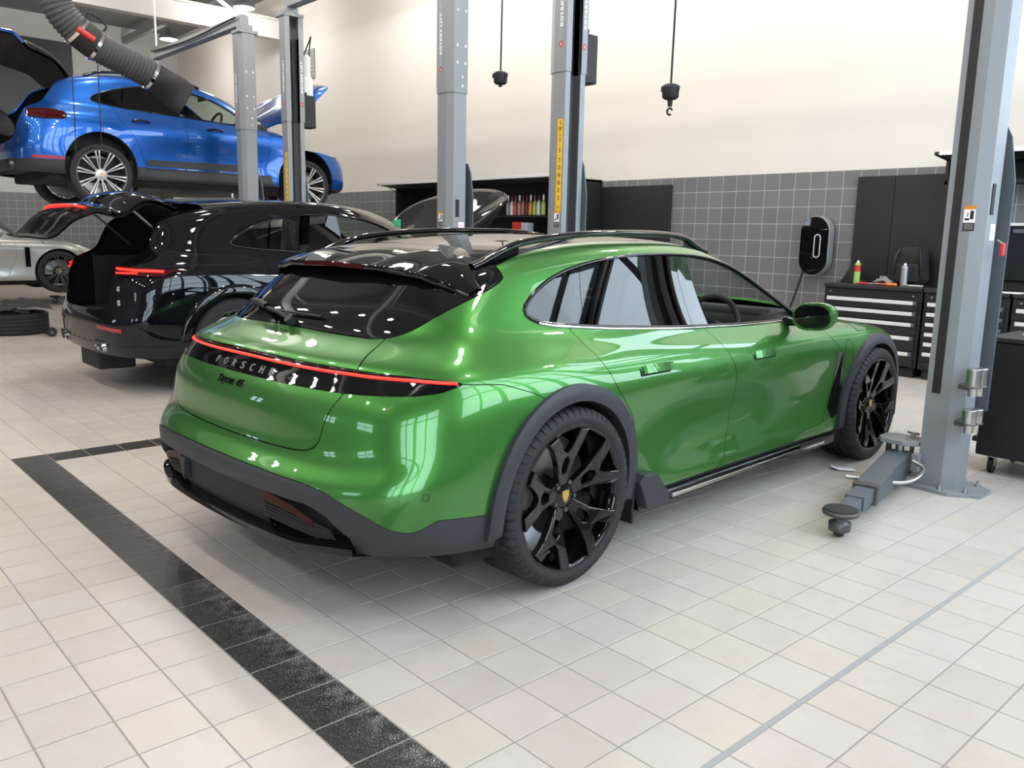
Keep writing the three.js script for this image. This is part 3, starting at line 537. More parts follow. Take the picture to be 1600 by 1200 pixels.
  // dark inner skin behind the joints
  const shellSoup = split(split(split(whole, dloF)[1], (p) => Math.max((11.75 - p[6]) * 0.1, (8.12 - p[7]) * 0.1, (p[7] - 12.0) * 0.08))[1], (p) => Math.max(p[1] - hc(planAngle(p)) + 0.02, p[0] + 0.5))[1];
  part(car, 'inner_shell', soupGeo(both(offsetSoup(shellSoup, -0.014))), M.shell, 'black inner body skin');
  part(car, 'body_side', soupGeo(both(rest), 0.012), M.green, 'green roof frame and rear quarters');
  part(car, 'rear_bumper', soupGeo(both(bumper), 0.012), M.green);
  part(car, 'tailgate', soupGeo(both(tailgate), 0.012), M.green);
  pair('rear_door', rearDoor, M.green, 0.012); pair('front_door', frontDoor, M.green, 0.012); pair('front_wing', wing, M.green, 0.012);
  part(car, 'bonnet', soupGeo(both(hood), 0.012), M.green); part(car, 'front_bumper', soupGeo(both(nose), 0.012), M.green);
  part(car, 'roof_panel', soupGeo(both(roof), 0.008), M.gloss, 'gloss black roof');
  const rg = part(car, 'rear_window', soupGeo(both(hatchGlass), 0.006), M.gloss, 'black tinted rear window');
  part(car, 'windscreen', soupGeo(both(screen), 0.004), M.clearGlass);
  pair('quarter_window', q, M.darkGlass, 0.004, 'black tinted quarter window'); pair('rear_door_window', rearPane, M.darkGlass, 0.004, 'black tinted side window'); pair('pillar_trim', bTrim, M.gloss, 0.006);
  part(car, 'lamp_band', soupGeo(both(offsetSoup(lamp, -0.004)), 0.004), M.gloss, 'black glass band across the tail');
  part(car, 'rear_cladding', soupGeo(both(clad), 0.03), M.cladding, 'dark grey plastic bumper cladding');
  pair('side_skirt', [...skirt, ...skirtB, ...skirtC], M.blackPlastic, 0.02, 'black sill cladding');
  part(car, 'bumper_recess', soupGeo(both(offsetSoup(recess, -0.05)), 0.0), M.blackPlastic);
  // red light strip, letters in the band, badge
  const onTail = (w, h) => { let lo = 0, hi = 0.97, p = null; for (let k = 0; k < 30; k++) { const v = (lo + hi) / 2; const q_ = rear(v, h, true); if (!q_) { hi = v; continue; } p = q_; if (planAngle(q_) < w) lo = v; else hi = v; } return p; };
  const mir = (p) => [p[0], p[1], -p[2], p[3], p[4], -p[5], p[6], p[7]];
  const strip = (hFn, w1, n, lift, rad, left = true) => { const pts = []; for (let i = left ? -n : 0; i <= n; i++) { const w = Math.abs(i) / n * w1, p = onTail(Math.max(w, 0.002), hFn(w)); if (p) pts.push(P3(i < 0 ? mir(p) : p, lift)); } return tube(pts, rad, pts.length * 2, 8); };
  part(car, 'light_strip', strip(line([[0, .886], [.95, .882], [1.2, .873], [1.37, .861]]), 1.37, 44, -0.001, 0.0055), M.redGlow, 'glowing red light strip');
  part(car, 'lamp_edge', strip(line([[0, .9], [.95, .894], [1.2, .881], [1.38, .862]]), 1.38, 44, -0.002, 0.003), M.gloss);
  const wrap = (text, size, v0, v1, h, lift, font, depth, shear = 0) => {        // letters bent onto the tail, read from behind (v runs from v0 leftmost to v1)
    const g = new TextGeometry(text, { font, size, depth, curveSegments: 4, bevelEnabled: false }); g.computeBoundingBox(); const b = g.boundingBox, k = (v1 - v0) / (b.max.x - b.min.x), pa = g.attributes.position;
    for (let i = 0; i < pa.count; i++) { const x = pa.getX(i), y = pa.getY(i) * 1, z = pa.getZ(i), v = v0 + (x - b.min.x) * k + y * shear, s = rear(Math.abs(v), h + y), p = v < 0 ? mir(s) : s, w = P3(p, lift + z); pa.setXYZ(i, w.x, w.y, w.z); }
    g.computeVertexNormals(); return g;
  };
  const letters = 'PORSCHE'.split(''); letters.forEach((c, i) => { const v = lerp(-.215, .215, i / 6); part(car, 'band_letter', wrap(c, 0.026, v - .014, v + .014, .834, -0.0035, fontBold, 0.002), M.bandLetter, 'silver letter in the tail band'); });
  part(car, 'model_badge', [wrap('Taycan', 0.026, -.135, -.005, .772, 0.0005, fontSerif, 0.002, 0.35), wrap('4S', 0.026, .015, .065, .772, 0.0005, fontSerif, 0.002, 0.35)], M.gloss, 'black script lettering');
  // spoiler over the rear window
  {
    const edgeU = curve([[0, -.455], [.3, -.44], [.5, -.40], [.62, -.34], [.68, -.29]]), edgeH = curve([[0, 1.243], [.3, 1.238], [.5, 1.218], [.62, 1.18], [.68, 1.145]]);
    const sp = (a, b, drop) => { const v = (a * 2 - 1) * 0.68, av = Math.abs(v), u0 = lerp(-.06, -.2, smooth(.35, .66, av)), s = topF(u0, Math.min(av, .6)); const h0 = (s ? s[1] : 1.3) + 0.004 - Math.max(0, av - .6) * 1.1; const t = b; const u = lerp(u0, edgeU(av), t), hh = lerp(h0, edgeH(av), t) + 0.018 * Math.sin(t * Math.PI) * (1 - drop) - drop * 0.022 * (0.3 + 0.7 * t); return [v, hh, -u]; };
    const g = join([sheet((a, b) => sp(a, b, 0), 48, 12), sheet((a, b) => sp(a, b, 1), 48, 12), sheet((a, b) => { const p = sp(a, 1, 0), r = sp(a, 1, 1); return [p[0], lerp(p[1], r[1], b), lerp(p[2], r[2], b) + .004 * Math.sin(b * Math.PI)]; }, 48, 3)]);
    part(car, 'spoiler', g, M.gloss, 'gloss black roof spoiler');
    part(car, 'brake_light', sheet((a, b) => { const p = sp(lerp(.34, .66, a), 1, 0), r = sp(lerp(.34, .66, a), 1, 1); return [p[0], lerp(p[1], r[1], .15 + .7 * b), p[2] + 0.006]; }, 16, 2), M.redLens, 'unlit dark red brake light');
  }
  // wiper
  { const pt = (v, h, l) => { const s = rear(Math.abs(v), h); return P3(v < 0 ? mir(s) : s, l); };
    part(car, 'rear_wiper', [tube([pt(.02, 1.002, .02), pt(-.1, 1.018, .03), pt(-.2, 1.028, .028)], 0.009, 16, 8), tube([pt(-.19, 1.03, .03), pt(-.28, 1.04, .032), pt(-.36, 1.045, .022)], 0.016, 12, 8), tube([pt(.2, 1.03, .012), pt(-.1, 1.03, .014), pt(-.36, 1.035, .012)], 0.005, 16, 6), cyl(pt(.02, 1.0, 0).toArray(), pt(.02, 1.0, .03).toArray(), 0.02)], M.blackPlastic); }
  // window trim
  for (const sgn of [1, -1]) { const pts = dlo.filter((_, i) => i % 2 === 0).map(([u, h]) => { const c = side(u, h, true); return c && c[6] < 11.6 ? P3(c, 0.001) : null; }).filter(Boolean).map((p) => { p.x *= sgn; return p; }); part(car, 'window_trim', tube(pts, 0.0085, 220, 8, true), M.gloss, 'gloss black window surround'); }
  { const low = []; for (let u = -.02; u < 2.2; u += .08) { const hh = line([[-.02, 1.027], [.06, 1.012], [.4, .981], [.9, .952], [1.4, .934], [2.0, .924], [2.24, .916]])(u), c = side(u, hh); if (c) low.push(P3(c, 0.002)); } for (const sgn of [1, -1]) part(car, 'belt_trim', tube(low.map((p) => V3(p.x * sgn, p.y, p.z)), 0.006, 80, 6), M.chrome, 'bright window sill strip'); }
  // roof rails
  for (const sgn of [1, -1]) {
    const rail = [], foot = [];
    for (let i = 0; i <= 40; i++) { const t = i / 40, u = lerp(-.20, 1.58, t), v = lerp(lerp(.585, .575, clamp(t * 3, 0, 1)), .50, smooth(.55, 1, t)), s = topF(u, v), hh = s ? s[1] : 1.3, lift = 0.036 * smooth(0, .16, t) * smooth(1, .86, t) + 0.004; rail.push([v * sgn, hh + lift, -u]); foot.push([v * sgn, hh - 0.004, -u]); }
    const bar = (da, w, hgt) => sheet((a, b) => { const i = Math.round(a * 40), an = b * Math.PI * 2, r = rail[i]; return [r[0] + Math.cos(an) * w, r[1] + Math.sin(an) * hgt, r[2]]; }, 40, 12);
    part(car, 'roof_rail', bar(0, 0.023, 0.015), M.gloss, 'black roof rail');
    part(car, 'rail_foot', sheet((a, b) => { const i = Math.round(lerp(0, 6, a)); return [rail[i][0], lerp(foot[i][1], rail[i][1], b), rail[i][2]]; }, 6, 1), M.gloss);
    part(car, 'rail_foot', sheet((a, b) => { const i = Math.round(lerp(35, 40, a)); return [rail[i][0], lerp(foot[i][1], rail[i][1], b), rail[i][2]]; }, 5, 1), M.gloss);
  }
  // wheel arch cladding rings
  const arch = (c, a0, a1, r0, r1, sgn) => {
    const sv = (u, h) => (side(u, h) ?? [0, 0, .94])[2];
    return sheet((a, b) => {
      const an = lerp(a0, a1, a) * Math.PI / 180, n = b * 5, rr = n <= 1 ? r0 : n <= 4 ? lerp(r0, r1, (n - 1) / 3) : r1, u = c[0] + Math.cos(an) * rr, h = c[1] + Math.sin(an) * rr;
      const v = n < 1 ? lerp(.90, sv(u, h) + .02, n) : n > 4 ? sv(u, h) + .02 * (5 - n) - .004 : sv(u, h) + .02 + .004 * Math.sin((n - 1) / 3 * Math.PI);
      return [v * sgn, h, -u];
    }, 64, 10);
  };
  for (const sgn of [1, -1]) {
    part(car, 'arch_cladding', toCreasedNormals(arch(RW, -14, 190, .383, .447, sgn), .7), M.cladding, 'dark grey wheel arch cladding');
    part(car, 'arch_cladding', toCreasedNormals(arch(FW, -8, 194, .383, .447, sgn), .7), M.cladding, 'dark grey wheel arch cladding');
    for (const c of [RW, FW]) part(car, 'wheel_arch_liner', sheet((a, b) => { const an = lerp(-20, 200, a) * Math.PI / 180; return [lerp(.56, .93, b) * sgn, c[1] + Math.sin(an) * .392, -(c[0] + Math.cos(an) * .392)]; }, 32, 2), M.shell);
    // flick in front of the rear wheel, air outlet behind the front one
    part(car, 'sill_flick', extrude([[.50, .20], [.44, .33], [.47, .36], [.57, .352], [.60, .31], [.66, .25], [.66, .2]], .045, .006).rotateY(Math.PI / 2).rotateZ(0).translate(sgn > 0 ? .925 : -.97, 0, 0), M.cladding);
    part(car, 'mud_flap', bx(sgn * .88 - .06, sgn * .88 + .06, .14, .36, -.45, -.435, .004), M.blackPlastic);
    part(car, 'sill_blade', [bx(sgn * .90 - .03, sgn * .90 + .03, .175, .235, -2.45, -.5, .012)], M.gloss);
    part(car, 'sill_strip', [bx(sgn * .933 - .003, sgn * .933 + .003, .195, .212, -2.3, -.75, .002)], M.chrome, 'bright sill strip');
  }
  for (const sgn of [1, -1]) {                                                  // outlet slot behind the front wheel
    const pts = [[2.37, .73], [2.435, .735], [2.475, .5], [2.45, .36], [2.40, .33], [2.345, .40], [2.375, .55]];
    const g = extrude(pts.map(([u, h]) => [-u, h]), .01, 0); const p = g.attributes.position;
    for (let i = 0; i < p.count; i++) { const u = -p.getX(i), h = p.getY(i), s = side(u, h); p.setXYZ(i, sgn * ((s ? s[2] : .93) + .002 + p.getZ(i) * .2), h, -u); }
    g.computeVertexNormals(); part(car, 'air_outlet', g, M.gloss, 'black air outlet');
    // charging flap outline
    const ring = []; for (let k = 0; k < 32; k++) { const a = k / 32 * Math.PI * 2, u = 2.52 + .055 * Math.cos(a), h = .70 + .1 * Math.sin(a) * (Math.abs(Math.sin(a)) > .7 ? .95 : 1), s = side(u, h); if (s) { const w = P3(s, -.0005); w.x *= sgn; ring.push(w); } }
    part(car, 'charging_flap_joint', tube(ring, .0022, 64, 6, true), M.shell);
    const mk = (u, h) => { const s = side(u, h); const w = P3(s, 0); w.x *= sgn; return w; };
    for (const [u, h] of [[.47, .812], [1.42, .795]]) {                           // flush door handles, swung out a little
      const hd = sheet((a, b) => { const uu = u + lerp(0, .23, a), hh = h + lerp(-.016, .017, b), s = side(uu, hh), e = Math.sin(clamp(a * 1.15, 0, 1) * Math.PI) * .008 + .004; const w = P3(s, e + .014 * (1 - a) * smooth(0, .1, a)); return [w.x * sgn, w.y, w.z]; }, 20, 4);
      part(car, 'door_handle', hd, M.green);
      part(car, 'handle_recess', sheet((a, b) => { const uu = u + lerp(-.02, .2, a), hh = h - .014 + lerp(-.01, .004, b) + .022 * smooth(.09, 0, a) * b, s = side(uu, hh), w = P3(s, .0025); return [w.x * sgn, w.y, w.z]; }, 14, 3), M.shell);
    }
    // parking sensor
    const ps = side(-.7, .50); if (ps) { const c = P3(ps, 0), n = V3(ps[5], ps[4], -ps[3]); c.x *= sgn; n.x *= sgn; const g2 = new THREE.TorusGeometry(.012, .0012, 6, 24); g2.applyQuaternion(new THREE.Quaternion().setFromUnitVectors(V3(0, 0, 1), n)).translate(c.x, c.y, c.z); part(car, 'parking_sensor', g2, M.shell); }
    // door mirrors
    const mir0 = [sgn * 1.0, .968, -1.90];
    const mg = new THREE.SphereGeometry(1, 28, 20); const mp = mg.attributes.position;
    for (let i = 0; i < mp.count; i++) { let x = mp.getX(i), y = mp.getY(i), z = mp.getZ(i); const back = z > .25; z = back ? .25 : z; const sq = 1 + .18 * Math.abs(x * y); mp.setXYZ(i, x * .115 * sq, y * .075 * sq + (-x * sgn) * -.008, z * .11); }
    mg.computeVertexNormals(); mg.translate(...mir0);
    const mm = part(car, 'door_mirror', toCreasedNormals(mg, .6), M.green);
    const gl = new THREE.SphereGeometry(1, 28, 16); const gp = gl.attributes.position; for (let i = 0; i < gp.count; i++) { const x = gp.getX(i), y = gp.getY(i), sq = 1 + .18 * Math.abs(x * y); gp.setXYZ(i, x * .098 * sq, y * .062 * sq, gp.getZ(i) * .004); } gl.computeVertexNormals(); gl.translate(mir0[0], mir0[1], mir0[2] + .0285);
    part(mm, 'mirror_glass', gl, M.gloss, 'dark mirror glass');
    part(mm, 'mirror_arm', [tube([[sgn * .80, .925, -1.97], [sgn * .86, .925, -1.95], [sgn * .93, .945, -1.92]], .024, 12, 10)], M.gloss);
  }
  // tail recess: number plate panel, reflectors, slats, diffuser
  {
    const rp = (v, h, d) => { const s = rear(Math.abs(v), h); return P3(v < 0 ? mir(s) : s, d); };
    part(car, 'plate_panel', sheet((a, b) => { const p = rp(lerp(-.335, .335, a), lerp(.30, .445, b), -.018); return p.toArray(); }, 24, 4), M.blackPlastic);
    part(car, 'plate_bracket', extrude([[-.33, .44], [-.27, .44], [-.29, .345]], .03, .004).translate(0, 0, .955), M.cladding);
    for (const sgn of [1, -1]) {
      const row = (h0, h1, v0, v1, d) => sheet((a, b) => rp(sgn * lerp(v0, v1, a), lerp(h0, h1, b) - .05 * a * a, d).toArray(), 16, 3);
      part(car, 'rear_reflector', row(.41, .44, .34, .60, -.012), M.reflector, 'dark red bumper reflector');
      for (let k = 0; k < 6; k++) part(car, 'grille_slat', tube([0, .25, .5, .75, 1].map((a) => rp(sgn * lerp(.33, .67, a), .402 - k * .0135 - .05 * a * a, -.02)), .0048, 16, 6), M.blackPlastic);
    }
    const bot = (a, b) => { const v = lerp(-.75, .75, a), av = Math.abs(v), base = rear(av, .33), u = (base ? base[0] : -.98); const out = [[.08, .322], [.012, .306], [-.012, .297], [-.008, .272], [.06, .256], [.18, .245]], i = Math.min(4, Math.floor(b * 5)), t = b * 5 - i; return [v, lerp(out[i][1], out[i + 1][1], t) + .012 * smooth(.5, .7, av), -(u + lerp(out[i][0], out[i + 1][0], t) + .0)]; };
    const df = part(car, 'rear_diffuser', toCreasedNormals(sheet(bot, 40, 5), .35), M.gloss, 'gloss black rear diffuser');
    for (const v of [-.36, -.12, .12, .36]) part(df, 'fin', extrude([[-.90, .245], [-.965, .285], [-.93, .32], [-.80, .32], [-.80, .245]].map(([u, h]) => [-u, h]), .012, .002).rotateY(-Math.PI / 2).translate(v, 0, 0), M.gloss);
  }
  // underside and cabin
  part(car, 'underbody', [bx(-.86, .86, .16, .30, -3.6, .50, .03)], M.shell, 'black underbody');
  part(car, 'cabin_floor', [bx(-.78, .78, .28, .40, -2.6, .65), bx(-.74, .74, .40, .86, -.25, .6)], M.interior);
  const seat = (x, z) => { const s = part(car, 'seat', [new RoundedBoxGeometry(.5, .2, .52, 3, .08).translate(x, .5, z), new RoundedBoxGeometry(.5, .66, .16, 3, .07).rotateX(.28).translate(x, .86, z + .3)], M.interior, 'black leather seat'); part(s, 'head_restraint', new RoundedBoxGeometry(.26, .16, .1, 3, .04).rotateX(.2).translate(x, 1.2, z + .4), M.interior); };
  seat(.38, -1.55); seat(-.38, -1.55); seat(.38, -.68); seat(-.38, -.68);
  part(car, 'dashboard', [new RoundedBoxGeometry(1.5, .22, .55, 3, .09).translate(0, .84, -2.28), new RoundedBoxGeometry(.5, .09, .12, 3, .04).translate(.38, .93, -2.1)], M.interior);
  part(car, 'steering_wheel', [new THREE.TorusGeometry(.185, .017, 10, 40).rotateX(-.35).translate(.38, .86, -1.86), cyl([.38, .86, -1.87], [.38, .8, -2.1], .05, .05, 12), bx(.22, .54, .84, .875, -1.885, -1.86, .01)], M.interior);
  for (const [c, wk] of [[RW, 'tr'], [FW, 'tf']]) for (const sgn of [1, -1]) {
    const W = wk === 'tr' ? .30 : .265, w = wheelParts(wk, .358, W, .292, 'taycan');
    addWheel(car, w, [sgn * (.983 - W / 2), .358, -c[0]], sgn < 0, { rim: M.rim, barrel: M.rim }, { spinA: wk === 'tr' ? .15 : .5, caliperA: sgn > 0 ? 2.55 : 2.55 });
  }
}
// ---------------------------------------------------------------- two-post lifts
const liftText = (draw, w, h) => std(lin(1, 1, 1), .5, 0, { map: canvasTex(w, h, draw) });
const decal = (parent, name, w, h, pos, ry, mat, label) => { const m = part(parent, name, new THREE.BoxGeometry(w, h, .0015), [M.white, M.white, M.white, M.white, mat, M.white][0] && mat, label); m.position.set(...pos); m.rotation.y = ry; return m; };
const texts = {
  rotary: liftText((c, w, h) => { c.fillStyle = '#8d959b'; c.fillRect(0, 0, w, h); c.save(); c.translate(w / 2, h / 2); c.rotate(-Math.PI / 2); c.fillStyle = '#f2f4f4'; c.font = 'bold 74px sans-serif'; c.textBaseline = 'middle'; c.textAlign = 'center'; c.fillText('ROTARY LIFT', 40, 4, h - 130); c.restore(); c.fillStyle = '#c02028'; c.beginPath(); c.arc(w / 2, h - 42, 34, 0, 7); c.fill(); c.fillStyle = '#f0f0f0'; c.font = 'bold 40px sans-serif'; c.textAlign = 'center'; c.textBaseline = 'middle'; c.fillText('R', w / 2, h - 42); }, 96, 768),
  swl: liftText((c, w, h) => { c.fillStyle = '#f0bb08'; c.fillRect(0, 0, w, h); c.fillStyle = '#15130a'; c.font = 'bold 66px sans-serif'; c.textAlign = 'center'; c.textBaseline = 'middle'; [...'SWL3.5'].forEach((ch, i) => c.fillText(ch, w / 2, 44 + i * 62 - (i > 3 ? 10 : 0))); [...'TONNES'].forEach((ch, i) => c.fillText(ch, w / 2, 452 + i * 84)); c.font = 'bold 20px sans-serif'; c.fillText('Rotary', w / 2, h - 50); }, 96, 1024),
  hazard: liftText((c, w, h) => { c.fillStyle = '#f4f4f2'; c.fillRect(0, 0, w, h); c.fillStyle = '#e08a12'; c.fillRect(0, 0, w, 28); c.fillStyle = '#141414'; c.fillRect(0, h * .68, w, h * .32); c.fillRect(w * .55, h * .2, w * .3, h * .34); c.fillRect(w * .1, h * .5, w * .4, h * .08); c.fillRect(w * .3, h * .28, w * .08, h * .14); c.fillStyle = '#bbb'; for (let k = 0; k < 4; k++) c.fillRect(w * .1, h * .73 + k * 12, w * .8, 4); }, 128, 192),
  note: liftText((c, w, h) => { c.fillStyle = '#eeeef0'; c.fillRect(0, 0, w, h); c.fillStyle = '#c33'; c.font = 'bold italic 30px sans-serif'; c.textAlign = 'center'; c.fillText('diesen', w / 2, h * .45); c.fillStyle = '#999'; c.fillRect(w * .2, h * .62, w * .6, 5); }, 128, 128),
};
const POST = .77;
// open: +1 the channel faces +x, -1 it faces -x
function liftPost(label, x, z, open, { pump = false, swl = false, arm = false, carriage = .25 } = {}) {
  const p = thing('lift_post', label, 'lift post', [x, 0, z], open > 0 ? 0 : Math.PI, 'lift posts along the bays');
  const c = (g) => [...[1, -1].map((s) => null), g][2];
  // section drawn in (depth, width): open side at +x
  const sec = (e) => { const o = [[.13 + e, .075], [.13 + e, .145 + e], [-.04, .145 + e], [-.125 - e, .095 + e], [-.125 - e, -.095 - e], [-.04, -.145 - e], [.13 + e, -.145 - e], [.13 + e, -.075], [.115, -.075], [.115, -.125], [-.03, -.125], [-.105, -.08], [-.105, .08], [-.03, .125], [.115, .125], [.115, .075]]; return o.map(([a, b]) => [a, b]); };
  const column = (y0, y1, e) => extrude(sec(e), y1 - y0, 0).rotateX(-Math.PI / 2).translate(0, y0, 0);
  part(p, 'column', column(.02, 3.6, 0), M.liftGrey); part(p, 'sleeve', column(2.64, 3.82, .009), M.liftGrey);
  const base = part(p, 'base_plate', extrude([[.24, -.2], [.24, .2], [-.12, .23], [-.3, .1], [-.3, -.1], [-.12, -.23]], .018, .003).rotateX(-Math.PI / 2), M.liftGrey);
  for (const [a, b] of [[.18, .17], [.18, -.17], [-.2, .12], [-.2, -.12], [-.05, .19], [-.05, -.19]]) part(base, 'anchor_bolt', [cyl([a, .018, b], [a, .05, b], .011, .011, 8), cyl([a, .018, b], [a, .032, b], .02, .02, 6)], M.steel);
  part(p, 'guide_rail', [bx(-.1, -.085, .1, 3.6, -.07, .07), bx(-.085, -.06, .1, 3.6, -.02, .0)], M.darkSteel); part(p, 'slide_strip', bx(-.08, .09, .1, 3.6, .112, .122), M.blackPlastic);
  if (arm) part(p, 'side_cover', bx(.03, .09, .55, 3.6, open > 0 ? .1445 : -.149, open > 0 ? .149 : -.1445, .002), M.blackPlastic, 'black strip up the column side');
  part(p, 'hydraulic_ram', cyl([-.03, .2, .04], [-.03, 2.2, .04], .03, .03, 14), M.blackPlastic);
  part(p, 'head_cap', [bx(-.15, .15, 3.82, 3.86, -.17, .17, .008), bx(-.1, .1, 3.86, 3.93, -.1, .1, .01)], M.liftGrey);
  for (const y of [2.9, 3.05, 3.35]) for (const b of [-.06, .06]) part(p, 'bolt', cyl([-.134, y, b], [-.142, y, b], .012, .012, 8), M.steel);
  for (const y of [2.7, 2.78]) part(p, 'bolt', cyl([-.134, y, .02], [-.142, y, .02], .012, .012, 8), M.steel);
  part(p, 'cover_plate', bx(-.131, -.1255, 1.52, 1.68, -.06, -.005, .001), M.blackPlastic);
  const sideL = -open;                                                           // world +z side in the turned frame
  part(p, 'hose_guard', extrude(open > 0 ? [[0, .4], [.17, .45], [.17, 1.7], [.12, 1.93], [.06, 2.02], [0, 2.02]] : [[0, .4], [-.17, .45], [-.17, 1.7], [-.12, 1.93], [-.06, 2.02], [0, 2.02]], .012, .002).translate(open > 0 ? .02 : -.02, 0, open > 0 ? -.17 : .16), M.liftDark);
  // lettering on the side that faces the hall door (world +z)
  const zs = open > 0 ? .1555 : -.1555, ry = open > 0 ? 0 : Math.PI;
  decal(p, 'maker_decal', .075, .62, [.06, 3.12, zs], ry, texts.rotary, 'white maker lettering with a red round logo');
  if (open > 0) decal(p, 'maker_decal', .06, .62, [.1405, 3.12, -.11], Math.PI / 2, texts.rotary);
  decal(p, 'hazard_decal', .075, .13, [arm ? -.03 : .06, 1.50, open > 0 ? .147 : -.147], ry, texts.hazard, 'hazard sticker');
  if (open < 0) decal(p, 'note_decal', .085, .085, [-.1265, 1.43, .03], -Math.PI / 2, texts.note, 'white sticker');
  if (swl) decal(p, 'load_sign', .075, .72, [.075, 1.92, .1465], 0, texts.swl, 'yellow load limit sign');
  if (pump) {
    const q = part(p, 'power_unit', [new RoundedBoxGeometry(.17, .24, .17, 3, .03).translate(-.02, 3.06, -.27)], M.white);
    part(q, 'reservoir', new RoundedBoxGeometry(.2, .38, .2, 3, .015).translate(-.02, 2.78, -.28), M.blackPlastic); part(q, 'motor', [cyl([-.02, 3.15, -.27], [-.02, 3.42, -.27], .075, .075, 24), cyl([-.02, 3.42, -.27], [-.02, 3.44, -.27], .06, .05, 24)], M.white);
    part(q, 'hose', tube([[.02, 3.4, -.2], [.06, 3.6, -.3], [0, 3.66, -.36], [-.06, 3.5, -.36], [-.04, 3.1, -.36]], .01, 24, 6), M.blackPlastic); part(q, 'valve', [cyl([.04, 2.98, -.2], [.1, 2.98, -.2], .018, .018, 10)], M.blackPlastic);
  }
  part(p, 'carriage', [bx(.0, .12, carriage - .05, carriage + .75, -.07, .07, .006), bx(.11, .15, carriage, carriage + .3, -.1, .1, .008)], M.liftDark);
  p.traverse((c) => { if (c.isMesh) { c.geometry = c.geometry.clone().scale(POST, 1, POST); c.position.x *= POST; c.position.z *= POST; } });
  return p;
}
const armMat = M.liftDark;
// a telescopic arm from pivot a to pad b (metres, in the post's parent world)
const ontoPost = (post, m, at, turn) => { post.updateMatrixWorld(); m.position.copy(post.worldToLocal(V3(...at))); m.rotation.y = turn - post.rotation.y; return m; };
function liftArm(post, a, b, padH) {
  const L = Math.hypot(b[0] - a[0], b[2] - a[2]), turn = Math.atan2(-(b[2] - a[2]), b[0] - a[0]);
  const t = part(post, 'arm', extrude([[-.08, -.05], [.0, -.075], [L * .62, -.05], [L * .62, .045], [.0, .085], [-.08, .06]], .11, .006).translate(0, 0, -.055), armMat, 'grey telescopic arm'); ontoPost(post, t, a, turn);
  part(t, 'inner_arm', bx(L * .3, L * .8, -.04, .036, -.046, .046, .006), armMat); part(t, 'tip_arm', bx(L * .6, L - .05, -.034, .026, -.037, .037, .006), armMat);
  part(t, 'collar', bx(L * .60, L * .64, -.056, .052, -.062, .062, .006), M.darkSteel);
  const pad = part(t, 'pad', lathe([[0, padH], [.078, padH], [.084, padH - .008], [.082, padH - .022], [.03, padH - .03], [.03, padH - .055], [.05, padH - .06], [.05, padH - .1], [.03, padH - .105], [.022, padH - .125], [0, padH - .125]], 28).translate(L, 0, 0), M.darkSteel); part(pad, 'rubber_face', lathe([[0, padH + .005], [.074, padH + .005], [.078, padH], [0, padH]], 28).translate(L, 0, 0), M.rubber);
  part(t, 'pivot_pin', cyl([0, -.1, 0], [0, .14, 0], .024, .024, 16), M.steel);
  return t;
}
const nearPost = liftPost('grey lift post with two steel cups hung on it, beside the black trolley', .375, -2.9, -1, { arm: true });
liftPost('grey lift post with yellow load sign behind the green car roof', -2.82, -3.0, 1, { pump: true, swl: true });
liftPost('grey lift post with a white sticker, between the raised black bonnet and the green car', -4.28, -3.0, -1, {});
liftPost('grey lift post with yellow load sign beside the raised blue bonnet', -7.42, -3.0, 1, { pump: true, swl: true });
const bluePost = liftPost('grey lift post standing in front of the blue car door', -8.62, -3.0, -1, { carriage: 1.45 });
liftPost('grey lift post on the far side of the raised blue car', -11.8, -3.0, 1, { carriage: 1.45 });
for (const [x0, x1, l] of [[-11.8, -8.62, 'grey overhead beam joining the lift posts of the blue car'], [-7.42, -4.28, 'grey overhead beam joining the lift posts of the black car'], [-2.82, .375, 'grey overhead beam joining the lift posts of the green car']])
{ const b = thing('lift_crossbeam', l, 'lift beam', [x0, 3.93, -3.0], 0); part(b, 'beam', extrude([[-.06, 0], [.06, 0], [.06, .11], [.04, .13], [-.04, .13], [-.06, .11]], x1 - x0, .004).rotateY(Math.PI / 2), M.liftGrey); part(b, 'hose', tube([[.1, .1, .08], [(x1 - x0) / 2, .05, .08], [x1 - x0 - .1, .1, .08]], .012, 20, 6), M.blackPlastic); }
